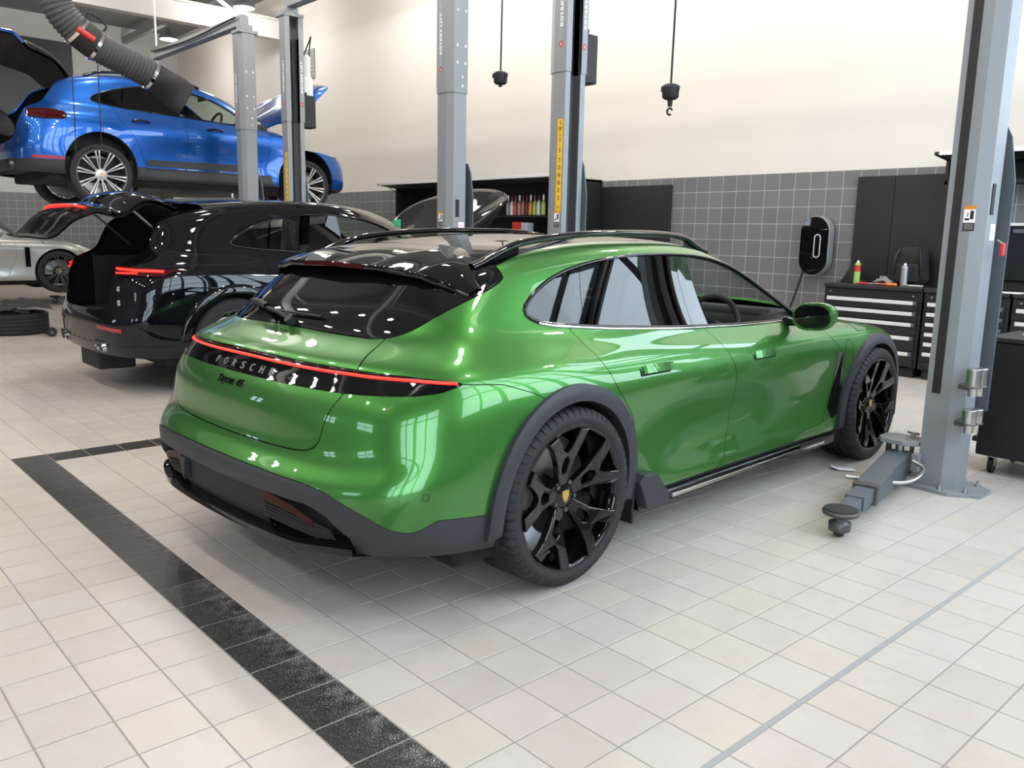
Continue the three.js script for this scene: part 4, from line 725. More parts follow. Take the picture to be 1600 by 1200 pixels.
// arm of the near post, swung towards the hall
liftArm(nearPost, [.16, .105, -2.80], [.385, .105, -1.66], .025);
{
  const g = part(nearPost, 'guard_bar', tube([[-.2, .11, .42], [-.05, .1, .32], [.03, .09, .2], [.06, .11, .1], [.04, .14, .0], [-.03, .16, -.02]], .011, 30, 8), M.steel, 'bent steel guard bar'); ontoPost(nearPost, g, [.3, 0, -2.7], 0); part(g, 'bracket', bx(-.04, .0, .1, .2, -.06, -.02, .004), M.liftGrey);
  const k = part(nearPost, 'arm_yoke', extrude([[-.1, -.05], [-.07, -.1], [.06, -.11], [.13, -.06], [.13, .08], [.05, .11], [-.07, .09], [-.1, .04]], .018, .004).rotateX(-Math.PI / 2), M.liftGrey); ontoPost(nearPost, k, [.14, .235, -2.84], 0); part(k, 'bottom_plate', extrude([[-.1, -.05], [-.07, -.1], [.06, -.11], [.13, -.06], [.13, .08], [.05, .11], [-.07, .09], [-.1, .04]], .018, .004).rotateX(-Math.PI / 2).translate(0, -.205, 0), M.liftGrey);
  part(k, 'lock_ring', new THREE.TorusGeometry(.03, .005, 8, 24).rotateX(1.2).translate(.06, .05, -.03), M.steel); part(k, 'lock_pin', cyl([.06, -.2, -.03], [.06, .045, -.03], .012, .012, 12), M.steel); part(k, 'spacer', cyl([-.06, -.205, 0], [-.06, 0, 0], .016, .016, 12), M.darkSteel);
  for (const [y, hgt, l] of [[.60, .12, 'upper'], [.40, .10, 'lower']]) {
    const cup = thing('adapter_cup', `${l === 'upper' ? 'taller upper' : 'shorter lower'} pair of steel lift pad adapters hung on the post by the trolley`, 'adapter', [.535, y, -2.75]);
    for (const s of [0, 1]) { const m = part(cup, 'adapter', lathe([[0, hgt], [.032, hgt], [.036, hgt - .005], [.036, .02], [.03, .015], [.022, .012], [.022, -.03], [0, -.03]], 28).translate(s * .012, 0, -s * .055 + .03), M.steel); part(m, 'collar', lathe([[.036, .018], [.041, .018], [.041, .026], [.036, .026]], 28).translate(s * .012, 0, -s * .055 + .03), M.darkSteel); }
    part(cup, 'holder', [bx(-.075, -.02, .0, .03, -.055, .03, .004)], M.darkSteel);
  }
}
// ---------------------------------------------------------------- benches, lockers, charger, trolley, small things
const F = {
  chest: std(lin(.006, .006, .007), .5), chest2: std(lin(.012, .012, .014), .5), front: std(lin(.01, .011, .013), .4), alu: std(lin(.82, .82, .82), .35, .35), board: std(lin(.007, .007, .008), .5), top: std(lin(.014, .014, .016), .45),
  paper: std(lin(.82, .83, .86), .8), orange: std(lin(.85, .2, .02), .4), redTool: std(lin(.5, .03, .03), .4), steel: M.steel,
};
const FZ = -6.68, WZ = ROOM.z0 + .015;
function drawerChest(label, x0, x1, h, rows, group) {
  const t = thing('tool_chest', label, 'tool chest', [x0, 0, FZ], 0, group), w = x1 - x0, d = FZ - WZ;
  part(t, 'body', [bx(0, w, .1, h - .04, -d, -.02, .006)], F.chest); part(t, 'plinth', bx(.03, w - .03, 0, .1, -d, -.06, .004), M.blackPlastic); part(t, 'worktop', bx(.0, w, h - .04, h, -d, .015, .008), F.top);
  let y = h - .13; for (const rh of rows) {
    const dr = part(t, 'drawer', bx(.03, w - .03, y - rh + .006, y, -.02, .0, .004), F.front); part(dr, 'handle', [bx(.045, w - .075, y - .045, y - .008, .0, .014, .004)], F.alu, 'bright aluminium drawer handle'); part(dr, 'handle_end', bx(w - .075, w - .045, y - .045, y - .008, 0, .013, .004), M.liftDark); y -= rh; }
  part(t, 'kick_panel', bx(.05, w - .05, .11, y - .01, -.018, -.006, .004), F.front);
  for (const a of [.08, w - .08]) part(t, 'lock', cyl([a, h - .085, -.02], [a, h - .085, .004], .011, .011, 12), M.steel);
  return t;
}
drawerChest('black tool chest with five wide bright handles under the spray cans', -2.40, -1.36, .92, [.11, .11, .14, .16, .16]);
drawerChest('black tool chest with six short bright handles behind the lift post', -1.34, -.56, .92, [.1, .1, .1, .1, .1, .1]);
drawerChest('black tool chest in the corner right of the chest with short handles', -.54, .6, .92, [.12, .12, .14, .16, .16]);
drawerChest('black tool chest below the open bottle locker', -8.6, -6.2, .92, [.12, .12, .14, .16, .16]);
drawerChest('black tool chest below the plain black board behind the green roof', -6.18, -4.98, .92, [.12, .12, .14, .16, .16]);
function board(label, x0, x1, y0, y1, joints) {
  const t = thing('back_board', label, 'wall board', [x0, y0, WZ]); let p = 0; for (const j of [...joints, x1 - x0]) { part(t, 'board_panel', bx(p + .002, j - .002, 0, y1 - y0, 0, .03, .004), F.board); p = j; } return t;
}
board('black two-panel board on the tiles behind the spray cans', -2.41, -1.36, .92, 2.08, [.42]);
board('black board behind the mug and the screen', -1.34, .9, .92, 1.55, [.8, 1.6]);
board('plain black board on the tiles behind the green car roof', -6.35, -4.98, .92, 2.07, []);
// overhead lockers with lifted flaps
function locker(label, x0, x1, y0, y1, depth, flap, open) {
  const t = thing('wall_locker', label, 'wall locker', [x0, y0, WZ]), w = x1 - x0, h = y1 - y0;
  part(t, 'carcass', [bx(0, w, h - .03, h, 0, depth), bx(0, w, 0, .03, 0, depth), bx(0, .03, 0, h, 0, depth), bx(w - .03, w, 0, h, 0, depth), bx(0, w, 0, h, 0, .02)], F.chest);
  if (open) { part(t, 'shelf', bx(.03, w - .03, h * .42, h * .42 + .02, .02, depth - .03), F.chest2); }
  const fl = part(t, 'flap', new RoundedBoxGeometry(w, .035, flap, 1, .008).translate(w / 2, 0, flap / 2), F.top, 'lifted black flap'); fl.position.set(0, h - .01, depth - .02); fl.rotation.x = -.10;
  part(fl, 'handle_strip', bx(.05, w - .05, -.02, .02, flap - .005, flap + .008, .003), F.alu); for (const a of [.1, w - .1]) part(t, 'gas_strut', cyl([a, h - .15, depth - .05], [a, h + .0, depth + flap * .55], .008, .008, 8), M.darkSteel);
  return t;
}
locker('black wall locker with lifted flap, open to a row of bottles', -10.9, -6.25, 1.25, 2.17, .42, .42, true);
locker('black wall locker with lifted flap above the dark screen', -1.36, .6, 1.95, 2.2, .35, .34, false);
{ const s = thing('wall_screen', 'dark switched-off wall screen behind the red tag', 'screen', [-.86, 1.02, WZ + .05]); part(s, 'panel', bx(0, 1.3, 0, .52, 0, .04, .008), phy(lin(.01, .012, .016), .15, 0)); part(s, 'top_rail', bx(-.02, 1.32, .53, .56, 0, .05, .004), F.alu); part(s, 'cable_box', bx(.1, .2, .46, .5, .04, .06, .004), M.liftDark); }
// bottles in the locker, one by one
{
  const body = lathe([[0, 0], [.032, 0], [.034, .01], [.034, .17], [.028, .2], [.012, .215], [.012, .25], [0, .25]], 14), cap = lathe([[0, .25], [.014, .25], [.016, .225], [.016, .3], [.006, .31], [0, .31]], 12);
  const tones = [['grey', [.25, .25, .25]], ['white', [.6, .6, .6]], ['red', [.5, .05, .03]], ['grey', [.2, .21, .22]], ['red', [.45, .08, .04]], ['black', [.03, .03, .03]], ['orange', [.6, .2, .03]], ['green', [.25, .4, .06]], ['white', [.55, .55, .5]], ['green', [.3, .42, .1]]];
  tones.forEach(([n, c], i) => { const x = -7.95 + i * .088 + (rnd() - .5) * .02, b = thing('spray_bottle', `${n} spray bottle standing ${['first', 'second', 'third', 'fourth', 'fifth', 'sixth', 'seventh', 'eighth', 'ninth', 'tenth'][i]} in the locker row counted from the raised bonnet`, 'bottle', [x, 1.665, WZ + .3], 0, 'bottles in the open locker'); part(b, 'bottle', body, std(lin(...c), .4)); part(b, 'spray_head', cap, i % 3 ? M.redLens : M.white); });
  const k = thing('cloth_box', 'red and pale blue box on the lower locker shelf', 'box', [-7.75, 1.283, WZ + .25]); part(k, 'box', bx(0, .22, 0, .28, 0, .14, .006), F.redTool); part(k, 'cover', bx(.22, .36, 0, .27, .02, .15, .006), std(lin(.35, .42, .5), .6));
  const d = thing('cordless_drill', 'yellow cordless drill hanging in the locker', 'drill', [-6.85, 1.72, WZ + .25]); part(d, 'motor', cyl([-.1, 0, 0], [.1, 0, 0], .035, .03, 16), M.yellow); part(d, 'grip', bx(-.02, .03, -.14, 0, -.02, .02, .01), M.blackPlastic); part(d, 'battery', bx(-.05, .06, -.2, -.14, -.035, .035, .01), M.yellow); part(d, 'chuck', cyl([.1, 0, 0], [.16, 0, 0], .022, .012, 12), M.darkSteel); d.position.y = 1.87;
  const g = thing('air_gun', 'green and white air gun on the lower locker shelf', 'air gun', [-7.1, 1.32, WZ + .2]); part(g, 'barrel', cyl([0, .06, 0], [.26, .1, 0], .018, .012, 12), M.white); part(g, 'grip', cyl([0, .07, 0], [-.1, .0, .02], .02, .018, 12), std(lin(.3, .45, .05), .5)); part(g, 'tray', bx(.1, .45, 0, .03, -.05, .1, .006), F.redTool);
}
// things on the long chest
{
  const y = .92;
  const can = (label, x, z, colr, capc, h, r) => { const t = thing('spray_can', label, 'spray can', [x, y, z]); part(t, 'can', lathe([[0, 0], [r, 0], [r + .001, .006], [r + .001, h * .8], [r * .92, h * .86], [r * .5, h * .9], [0, h * .9]], 24), colr); part(t, 'nozzle', lathe([[r * .42, h * .88], [r * .44, h * .95], [r * .25, h], [0, h]], 16), capc); return t; };
  const c1 = can('green and red spray can with white nozzle on the long tool chest', -2.13, -6.86, std(lin(.30, .55, .12), .35), M.white, .25, .031); part(c1, 'label_band', lathe([[.0325, .13], [.0325, .2]], 24), F.redTool, 'red label');
  can('silver bottle with white cap on the long tool chest', -1.62, -6.84, std(lin(.38, .38, .39), .35, .6), M.white, .24, .032);
  const p = (name, label, cat, pos, list) => { const t = thing(name, label, cat, pos); for (const [n, g, m, l] of list) part(t, n, g, m, l); return t; };
  p('screwdriver', 'orange-handled screwdriver lying on the long tool chest', 'screwdriver', [-1.70, y + .018, -6.74], [['handle', lathe([[0, 0], [.014, .002], [.017, .03], [.014, .07], [.017, .1], [.012, .115], [0, .118]], 14).rotateZ(-Math.PI / 2).translate(-.06, 0, 0), F.orange], ['shaft', cyl([-.06, 0, 0], [-.18, 0, .01], .004, .004, 8), F.steel]]);
  p('pliers', 'red-handled pliers lying beside the crumpled cloth', 'pliers', [-1.95, y + .014, -6.76], [['grip', tube([[0, 0, 0], [-.06, 0, .02], [-.12, 0, .035]], .01, 14, 8), F.redTool], ['grip', tube([[0, 0, 0], [-.06, 0, -.01], [-.12, 0, -.02]], .01, 14, 8), F.redTool], ['jaw', bx(0, .06, -.008, .008, -.012, .012, .004), F.steel]]);
  p('ratchet', 'red ratchet handle between cloth and orange screwdriver', 'ratchet', [-1.8, y + .014, -6.80], [['handle', cyl([-.1, 0, 0], [.02, 0, .02], .011, .011, 10), F.redTool], ['head', cyl([.05, -.012, .025], [.05, .012, .025], .02, .02, 14), F.steel]]);
  const cloth = sheet((a, b) => { const x = (a - .5) * .17, z = (b - .5) * .12; return [x, .012 + .05 * Math.exp(-(x * x + z * z) * 160) * (1 + .8 * noise2(x * 40, z * 40)) + .012 * noise2(x * 60 + 3, z * 60), z]; }, 26, 20);
  const cl = solo('shop_cloth', cloth, std(lin(.30, .29, .28), .9), 'crumpled grey cloth on the long tool chest', 'cloth'); cl.position.set(-1.84, y + .008, -6.86);
  const pp = solo('parts_tray', join([lathe([[0, 0], [.07, 0], [.085, .02], [.08, .02], [.066, .006], [0, .006]], 28).scale(1.1, 1, .7)]), M.white, 'white shallow tray beside the silver bottle', 'tray'); pp.position.set(-1.5, y, -6.82);
  { // backpack leaning on the board
    const b = thing('backpack', 'black backpack leaning on the board behind the silver bottle', 'backpack', [-1.68, y, -7.13], .1); const g = new RoundedBoxGeometry(.36, .40, .2, 6, .09); const q = g.attributes.position; for (let i = 0; i < q.count; i++) { const yy = q.getY(i); q.setX(i, q.getX(i) * (1 - .18 * smooth(-.1, .2, yy)) + .01 * noise2(yy * 9, q.getZ(i) * 9)); q.setZ(i, q.getZ(i) * (1 + .1 * noise2(q.getX(i) * 8, yy * 8))); } g.computeVertexNormals(); g.translate(0, .2, 0);
    const cloth2 = std(lin(.012, .012, .013), .85); part(b, 'bag', g, cloth2); part(b, 'front_pocket', new RoundedBoxGeometry(.24, .2, .07, 4, .03).translate(0, .13, .11), cloth2); for (const s of [-1, 1]) part(b, 'strap', tube([[s * .1, .38, .08], [s * .13, .28, .13], [s * .14, .12, .12]], .014, 14, 6), M.blackPlastic);
    part(b, 'top_loop', tube([[-.05, .39, 0], [0, .44, 0], [.05, .39, 0]], .009, 12, 6), M.blackPlastic);
  }
  { const v = thing('door_wedge', 'black folded triangular wedge beside the wall charger', 'wedge', [-2.28, y, -7.12]); part(v, 'wedge', extrude([[-.11, 0], [.08, 0], [.06, .2], [.0, .17]], .12, .006), M.blackPlastic); part(v, 'base', bx(-.1, .2, 0, .03, -.02, .12, .006), M.blackPlastic); }
  { const m = thing('mug', 'white mug with dark print behind the lift post', 'mug', [-.84, y, -6.80]); part(m, 'body', lathe([[0, 0], [.04, 0], [.042, .004], [.042, .095], [.038, .095], [.038, .008], [0, .008]], 28), M.white); part(m, 'handle', new THREE.TorusGeometry(.03, .006, 10, 24).scale(.85, 1.1, 1).translate(.055, .05, 0), M.white); part(m, 'print', lathe([[.0425, .025], [.0425, .06]], 16).scale(1, 1, 1), M.liftDark); }
  { const n = thing('paper_stack', 'loose white papers on the chest with short handles', 'papers', [-.62, y, -6.78]); for (let k = 0; k < 3; k++) part(n, 'sheet', bx(-.15, .15, k * .002, k * .002 + .0015, -.1, .1).rotateY(.2 * k - .2), F.paper); }
}
// wall charger
{
  const t = thing('wall_charger', 'black oval vehicle charger with grey rim hung on the tiled wall', 'charger', [-2.80, 1.31, WZ]);
  const pill = (hw, hh, r, n = 16) => { const o = []; for (let k = 0; k <= n; k++) { const a = Math.PI * k / n; o.push([Math.cos(a) * hw, hh - r + Math.sin(a) * r]); } for (let k = 0; k <= n; k++) { const a = Math.PI + Math.PI * k / n; o.push([Math.cos(a) * hw, -hh + r + Math.sin(a) * r]); } return o; };
  part(t, 'rim', extrude(pill(.178, .34, .178), .10, .01).translate(0, 0, .05), std(lin(.35, .36, .37), .35, .5), 'grey rim'); part(t, 'face', extrude(pill(.17, .332, .17), .03, .006).translate(0, 0, .14), M.gloss, 'glossy black face'); part(t, 'back_tray', extrude(pill(.16, .32, .16), .05, 0), M.blackPlastic);
  part(t, 'ring', extrude(pill(.042, .135, .042), .006, .001, [pill(.030, .122, .030)]).translate(.045, 0, .172), std(lin(.6, .6, .6), .35, .2), 'pale oval ring');
  part(t, 'cable', tube([[-.14, -.28, .1], [-.2, -.5, .1], [-.3, -.85, .12], [-.38, -1.2, .16], [-.5, -1.28, .3]], .012, 40, 8), M.blackPlastic);
}
// trolley beside the near post
{
  const t = thing('tool_trolley', 'plain black steel trolley on castors beside the lift post', 'trolley', [.36, 0, -3.95]); const cab = std(lin(.006, .006, .007), .45);
  part(t, 'cabinet', bx(0, .75, .11, .80, 0, .55, .012), cab); part(t, 'worktop', bx(-.01, .76, .80, .83, -.01, .56, .006), F.top); part(t, 'side_handle', [bx(-.03, 0, .3, .32, .1, .45, .004)], cab); part(t, 'hinge', bx(-.02, .01, .19, .22, .5, .56, .003), M.blackPlastic);
  for (const [a, b] of [[.08, .08], [.08, .48], [.67, .08], [.67, .48]]) { const c = part(t, 'castor', [cyl([a - .012, .045, b], [a + .012, .045, b], .045, .045, 22)], M.rubber); part(c, 'fork', [bx(a - .022, a - .016, .045, .11, b - .02, b + .02), bx(a + .016, a + .022, .045, .11, b - .02, b + .02), bx(a - .03, a + .03, .10, .112, b - .03, b + .03)], M.steel); }
  const n = thing('paper_pile', 'pile of white papers lying on the black trolley', 'papers', [.66, .83, -3.6]); for (let k = 0; k < 5; k++) part(n, 'sheet', bx(-.15, .15, k * .003, k * .003 + .002, -.105, .105).rotateY(.5 + .25 * (rnd() - .5)), F.paper);
}
{ const s = sheet((a, b) => { const x = (a - .5) * .13, z = (b - .5) * .07; return [x, .004 + .012 * smooth(.25, .0, a) + .006 * Math.abs(noise2(x * 22, z * 22)), z + .02 * a]; }, 14, 8); const m = solo('paper_scrap', s, F.paper, 'crumpled white paper scrap on the tiles beside the green car', 'paper'); m.position.set(-.16, 0.001, -2.79); m.rotation.y = .75; }
// a tree outside the corner window
{
  const t = thing('street_tree', 'leafy green tree outside the corner window, mirrored in the green car glass', 'tree', [4.6, -.2, -15]); part(t, 'trunk', tube([[0, 0, 0], [.1, 2, .05], [0, 4.5, 0]], .16, 12, 10), std(lin(.08, .06, .045), .9));
  const leaf = std(lin(.05, .11, .035), .8); for (let k = 0; k < 26; k++) { const a = rnd() * 6.28, r = Math.sqrt(rnd()) * 1.5, g = new THREE.IcosahedronGeometry(.55 + rnd() * .35, 2), q = g.attributes.position; for (let i = 0; i < q.count; i++) { const s = 1 + .35 * noise2(q.getX(i) * 4 + k, q.getY(i) * 4 + q.getZ(i) * 3); q.setXYZ(i, q.getX(i) * s, q.getY(i) * s, q.getZ(i) * s); } g.computeVertexNormals(); part(t, 'leaf_clump', g.translate(Math.cos(a) * r, 4.3 + rnd() * 2.6, Math.sin(a) * r), leaf); }
}
// hanging hooks
function pendant(label, x, z, yBall, hook) {
  const t = thing('hanging_reel', label, 'hanging reel', [x, yBall, z]); part(t, 'cable', cyl([0, .08, 0], [.03, ROOM.top - yBall, 0], .011, .011, 8), M.blackPlastic);
  part(t, 'ball', lathe([[0, -.075], [.06, -.07], [.085, -.05], [.088, .03], [.095, .035], [.095, .06], [.06, .08], [.02, .09], [0, .09]], 28), M.blackPlastic); for (const a of [0, 2.1, 4.2]) part(t, 'clip', bx(.08, .105, .0, .05, -.012, .012, .004).rotateY(a), M.blackPlastic);
  if (hook) { part(t, 'neck', cyl([0, -.07, 0], [0, -.14, 0], .03, .022, 14), M.blackPlastic); part(t, 'hook', new THREE.TorusGeometry(.032, .011, 8, 20, 4.9).rotateZ(.3).translate(0, -.19, 0), M.blackPlastic); } else part(t, 'stub', cyl([0, -.07, 0], [0, -.1, 0], .03, .022, 14), M.blackPlastic);
}
pendant('black hanging reel without hook between the two grey lift posts', -6.2, -5.25, 3.30, false);
pendant('black hanging reel with hook in front of the cream wall', -3.52, -5.25, 2.85, true);
{ const t = thing('safety_tag', 'small red tag hung on the side of the near lift post', 'tag', [.54, 1.34, -2.9]); part(t, 'tag', new RoundedBoxGeometry(.02, .07, .04, 2, .008), F.redTool); part(t, 'clip', cyl([0, .03, 0], [-.03, .05, 0], .004, .004, 6), M.steel); }
// loose wheel with junk on the floor
{
  const t = thing('loose_wheel', 'loose black tyre lying flat on the tiles behind the black car', 'wheel', [-10.05, 0, -.42]); const ty = tyreGeo(.40, .27, .26, 0).rotateZ(Math.PI / 2).translate(0, .138, 0); part(t, 'tyre', toCreasedNormals(ty, .6), M.rubber); part(t, 'rim', lathe([[.0, .2], [.2, .2], [.255, .25], [.262, .24], [.262, .03], [0, .03]], 32), M.darkSteel);
  const b = thing('tool_bag', 'dark crumpled cover lying on the loose tyre', 'cover', [-9.95, .276, -.5]); const g = sheet((a, c) => { const x = (a - .5) * .66, z = (c - .5) * .6, r = Math.hypot(x, z); return [x, .14 * Math.exp(-r * r * 9) * (1 + .35 * noise2(x * 3.5, z * 3.5)) + .015, z]; }, 26, 26); part(b, 'cover', g, std(lin(.03, .032, .03), .85)); part(b, 'cord', tube([[.2, .06, .1], [.3, .05, .16], [.38, .03, .1], [.4, .02, 0]], .012, 20, 6), M.blackPlastic);
  const s = thing('strap_roll', 'small black roll lying beside the loose tyre', 'roll', [-9.42, .055, -.72]); part(s, 'roll', cyl([-.06, 0, 0], [.06, 0, .03], .055, .055, 20), M.rubber); part(s, 'core', cyl([-.07, 0, -.003], [.07, 0, .033], .02, .02, 12), M.darkSteel); part(s, 'tail', bx(-.3, -.05, -.05, -.03, -.02, .03, .005), M.blackPlastic);
}
// exhaust hose over the blue car
{
  const X = -8.35, at = (y, z, x = X) => V3(x, y, z), t = thing('exhaust_hose', 'thick grey ribbed exhaust hose with red-handled valve hanging over the blue car', 'hose', [0, 0, 0]);
  const path = new THREE.CatmullRomCurve3([at(5.2, -.62, X - .1), at(4.3, -.70), at(3.72, -.74), at(3.5, -.9), at(3.36, -1.1), at(3.22, -1.45), at(3.11, -1.72), at(3.0, -1.9)]);
  const ribbed = (t0, t1, r, n) => { const pts = [], N = n * 4, fr = path.computeFrenetFrames(300, false); return sheet((a, b) => { const tt = lerp(t0, t1, a), i = Math.round(tt * 300), c = path.getPointAt(tt), an = b * Math.PI * 2, rr = r * (1 + .055 * Math.cos(a * n * Math.PI * 2)); const q = c.addScaledVector(fr.normals[i], Math.cos(an) * rr).addScaledVector(fr.binormals[i], Math.sin(an) * rr); return q.toArray(); }, N, 24); };
  const hoseMat = std(lin(.055, .057, .06), .65); part(t, 'hose', ribbed(0, .62, .16, 40), hoseMat); part(t, 'hose', ribbed(.70, .92, .16, 16), hoseMat);
  const seg = (t0, t1, r0, r1) => { const a = path.getPointAt(t0), b = path.getPointAt(t1); return cyl(a.toArray(), b.toArray(), r0, r1, 28); };
  const v = part(t, 'valve', seg(.62, .70, .168, .168), M.blackPlastic); for (const k of [.62, .695, .915]) part(t, 'clamp', seg(k, k + .012, .18, .18), M.chrome, 'bright clamp band');
  const mid = path.getPointAt(.66), dir = path.getTangentAt(.66); part(v, 'red_patch', [cyl(mid.clone().add(V3(.165, .0, .04)).addScaledVector(dir, -.1).toArray(), mid.clone().add(V3(.165, .02, .04)).addScaledVector(dir, .1).toArray(), .035, .035, 12)], F.redTool, 'red lever');
  const up = V3(0, 1, 0).addScaledVector(dir, -dir.y).normalize(); part(v, 'handle', tube([-.1, -.1, .1, .1].map((d, i) => mid.clone().addScaledVector(dir, d).addScaledVector(up, i === 0 || i === 3 ? .16 : .26)), .012, 24, 8), M.blackPlastic);
  const e0 = path.getPointAt(.92), e1 = path.getPointAt(1); const fun = sheet((a, b) => { const c = e0.clone().lerp(e1, a * 2.0), an = b * Math.PI * 2, w = lerp(.17, .21, smooth(.1, .8, a)), h = lerp(.17, .07, smooth(.1, .8, a)); const fr = path.computeFrenetFrames(10, false); const d = e1.clone().sub(e0).normalize(), n1 = V3(0, 1, 0).addScaledVector(d, -d.y).normalize(), n2 = d.clone().cross(n1); return c.addScaledVector(n1, Math.cos(an) * w).addScaledVector(n2, Math.sin(an) * h).toArray(); }, 12, 28); part(t, 'funnel', fun, M.blackPlastic, 'flared black rubber funnel');
  part(t, 'hanger', cyl([X, ROOM.top, -1.78], [X, 3.45, -1.78], .012, .012, 8), M.white, 'white hanger rod'); part(t, 'lower_rope', [tube([at(3.4, -.84, X + .02), at(2.8, -.84, X + .02), at(2.16, -.83, X + .02)], .006, 10, 6)], M.blackPlastic); part(t, 'lower_rope', [tube([at(3.3, -1.12, X + .02), at(2.8, -1.11, X + .02), at(2.22, -1.10, X + .02)], .006, 10, 6)], M.blackPlastic);
  const n = thing('exhaust_nozzle', 'flared black rubber nozzle at the tail of the blue car', 'nozzle', [-9.28, 2.50, -.27]); part(n, 'cone', lathe([[.09, -.3], [.1, -.05], [.17, .05], [.18, .06], [.16, .04], [.08, -.06]], 28).rotateZ(-1.1).rotateY(.6), M.rubber); part(n, 'tube', tube([[-.26, -.13, .16], [-.6, -.05, .5], [-.9, .6, .8]], .1, 20, 14), M.rubber);
}
// ---------------------------------------------------------------- the other cars: the same kind of surface, stretched to taller bodies
function warpNet(um, hm, vs, shift = () => 0) { const U = line(um), H = line(hm); return NET.map((r) => r.map(([u, h, v]) => [U(u) + shift(u, h), H(h), v * vs(h, u)])); }
const turned = (geo, hu, hh, ang) => geo.translate(0, -hh, hu).rotateX(ang).translate(0, hh, -hu);     // about a cross axis at (u, h)
function buildCar(car, S) {
  const full = splineSurface(S.net, 8, 7, 2), side = finder(full, 0, 1, 2, 1, (p) => p[6] > 3 && p[6] < 15.5), rear = finder(full, 2, 1, 0, -1, (p) => p[6] < 5);
  const holes = S.axles.map((a) => [a, S.wheelY]), hole = (p) => Math.min(...holes.map(([a, y]) => Math.hypot(p[0] - a, p[1] - y) - S.archR));
  let rest = split(full, hole)[1]; const whole = rest;
  const dlo = chaikin(S.dlo, 2), dd = polyDist(dlo), dloF = (p) => Math.max(dd(p[0], p[1]), (p[6] - 11.3) * .15, (3.4 - p[6]) * .15);
  let glass, screen, gate, hood, fDoor, rDoor, q;
  [glass, rest] = carve(rest, dloF); glass = fairGlass(glass); const scr = (p) => Math.max((11.75 - p[6]) * .1, (8.12 - p[7]) * .1, (p[7] - 12) * .08); [screen, rest] = carve(rest, scr, .001);
  const gd = polyDist(chaikin(S.gate, 2)), gateF = (p) => Math.max(gd(p[2], p[1]), p[0] - S.gateU); [gate, rest] = carve(rest, gateF, .003);
  const hoodF = S.hoodF ?? ((p) => Math.max((12.2 - p[6]) * .1, (5.4 - p[7]) * .1, (p[7] - 8.1) * .1)); [hood, rest] = carve(rest, hoodF, .002);
  const rd = polyDist(S.rearDoor), fd = polyDist(S.frontDoor), far = (p) => Math.max((3 - p[6]) * .1, .5 - p[2]);
  [rDoor, rest] = carve(rest, (p) => Math.max(rd(p[0], p[1]), far(p)), .002); [fDoor, rest] = carve(rest, (p) => Math.max(fd(p[0], p[1]), far(p)), .002);
  const low = (s) => carve(s, (p) => p[1] - S.lowH(p[0], p[2]), .001); let trim = [], t0; [t0, rest] = low(rest); trim.push(...t0); [t0, rDoor] = low(rDoor); trim.push(...t0); [t0, fDoor] = low(fDoor); trim.push(...t0);
  const both = (s) => [...s, ...mirrored(s)], pair = (n, s, m, f, l) => { if (s.length) { part(car, n, soupGeo(s, f), m, l); part(car, n, soupGeo(mirrored(s), f), m, l); } };
  const shell = split(split(split(split(whole, dloF)[1], scr)[1], (p) => gateF(p) - .02)[1], hoodF)[1];
  part(car, 'inner_shell', soupGeo(both(offsetSoup(shell, -.02))), M.shell, 'black inner body skin'); part(car, 'body', soupGeo(both(rest), .014), S.paint);
  pair('rear_door', rDoor, S.paint, .014); pair('front_door', fDoor, S.paint, .014); part(car, 'lower_trim', soupGeo(both(trim), .02), S.trim ?? M.blackPlastic, 'dark lower trim');
  const panes = S.split.reduce((acc, [u0, u1]) => { const last = acc.pop(), f = (p) => p[0] - lerp(u0, u1, (p[1] - S.belt) / .4); acc.push(...carve(last, f, .008)); return acc; }, [glass]);
  panes.forEach((s, i) => { if (!(S.openWindow && i === panes.length - 1)) pair(i === 0 ? 'quarter_window' : i === 1 ? 'rear_door_window' : 'front_door_window', s, i === panes.length - 1 && S.clearFront ? M.clearGlass : M.darkGlass, .004, 'tinted side window'); });
  part(car, 'windscreen', soupGeo(both(screen), .004), M.clearGlass);
  // tailgate split into pane and panel, swung up on its hinge
  const [gp, gg] = carve(gate, (p) => p[1] - S.gateGlass(p[2]), .004); const swing = (g) => turned(g, S.hinge[0], S.hinge[1], -S.gateAngle);
  const tg = part(car, 'tailgate', swing(soupGeo([...both(gp)], .03)), S.paint, S.gateAngle ? 'raised tailgate' : undefined); part(tg, 'rear_window', swing(soupGeo(both(gg), .01)), M.gloss, 'black tinted rear window');
  if (S.gateAngle) part(tg, 'inner_panel', swing(soupGeo(both(offsetSoup(gate, -.045)))), M.blackPlastic, 'black inner lining');
  const lift = (g) => (S.hoodAngle ? turned(g, S.hoodHinge[0], S.hoodHinge[1], S.hoodAngle) : g); const hd = part(car, 'bonnet', lift(soupGeo(both(hood), .03)), S.paint, S.hoodAngle ? 'raised bonnet' : undefined); if (S.hoodAngle) part(hd, 'inner_panel', lift(soupGeo(both(offsetSoup(hood, -.03)))), S.hoodInner ?? M.blackPlastic);
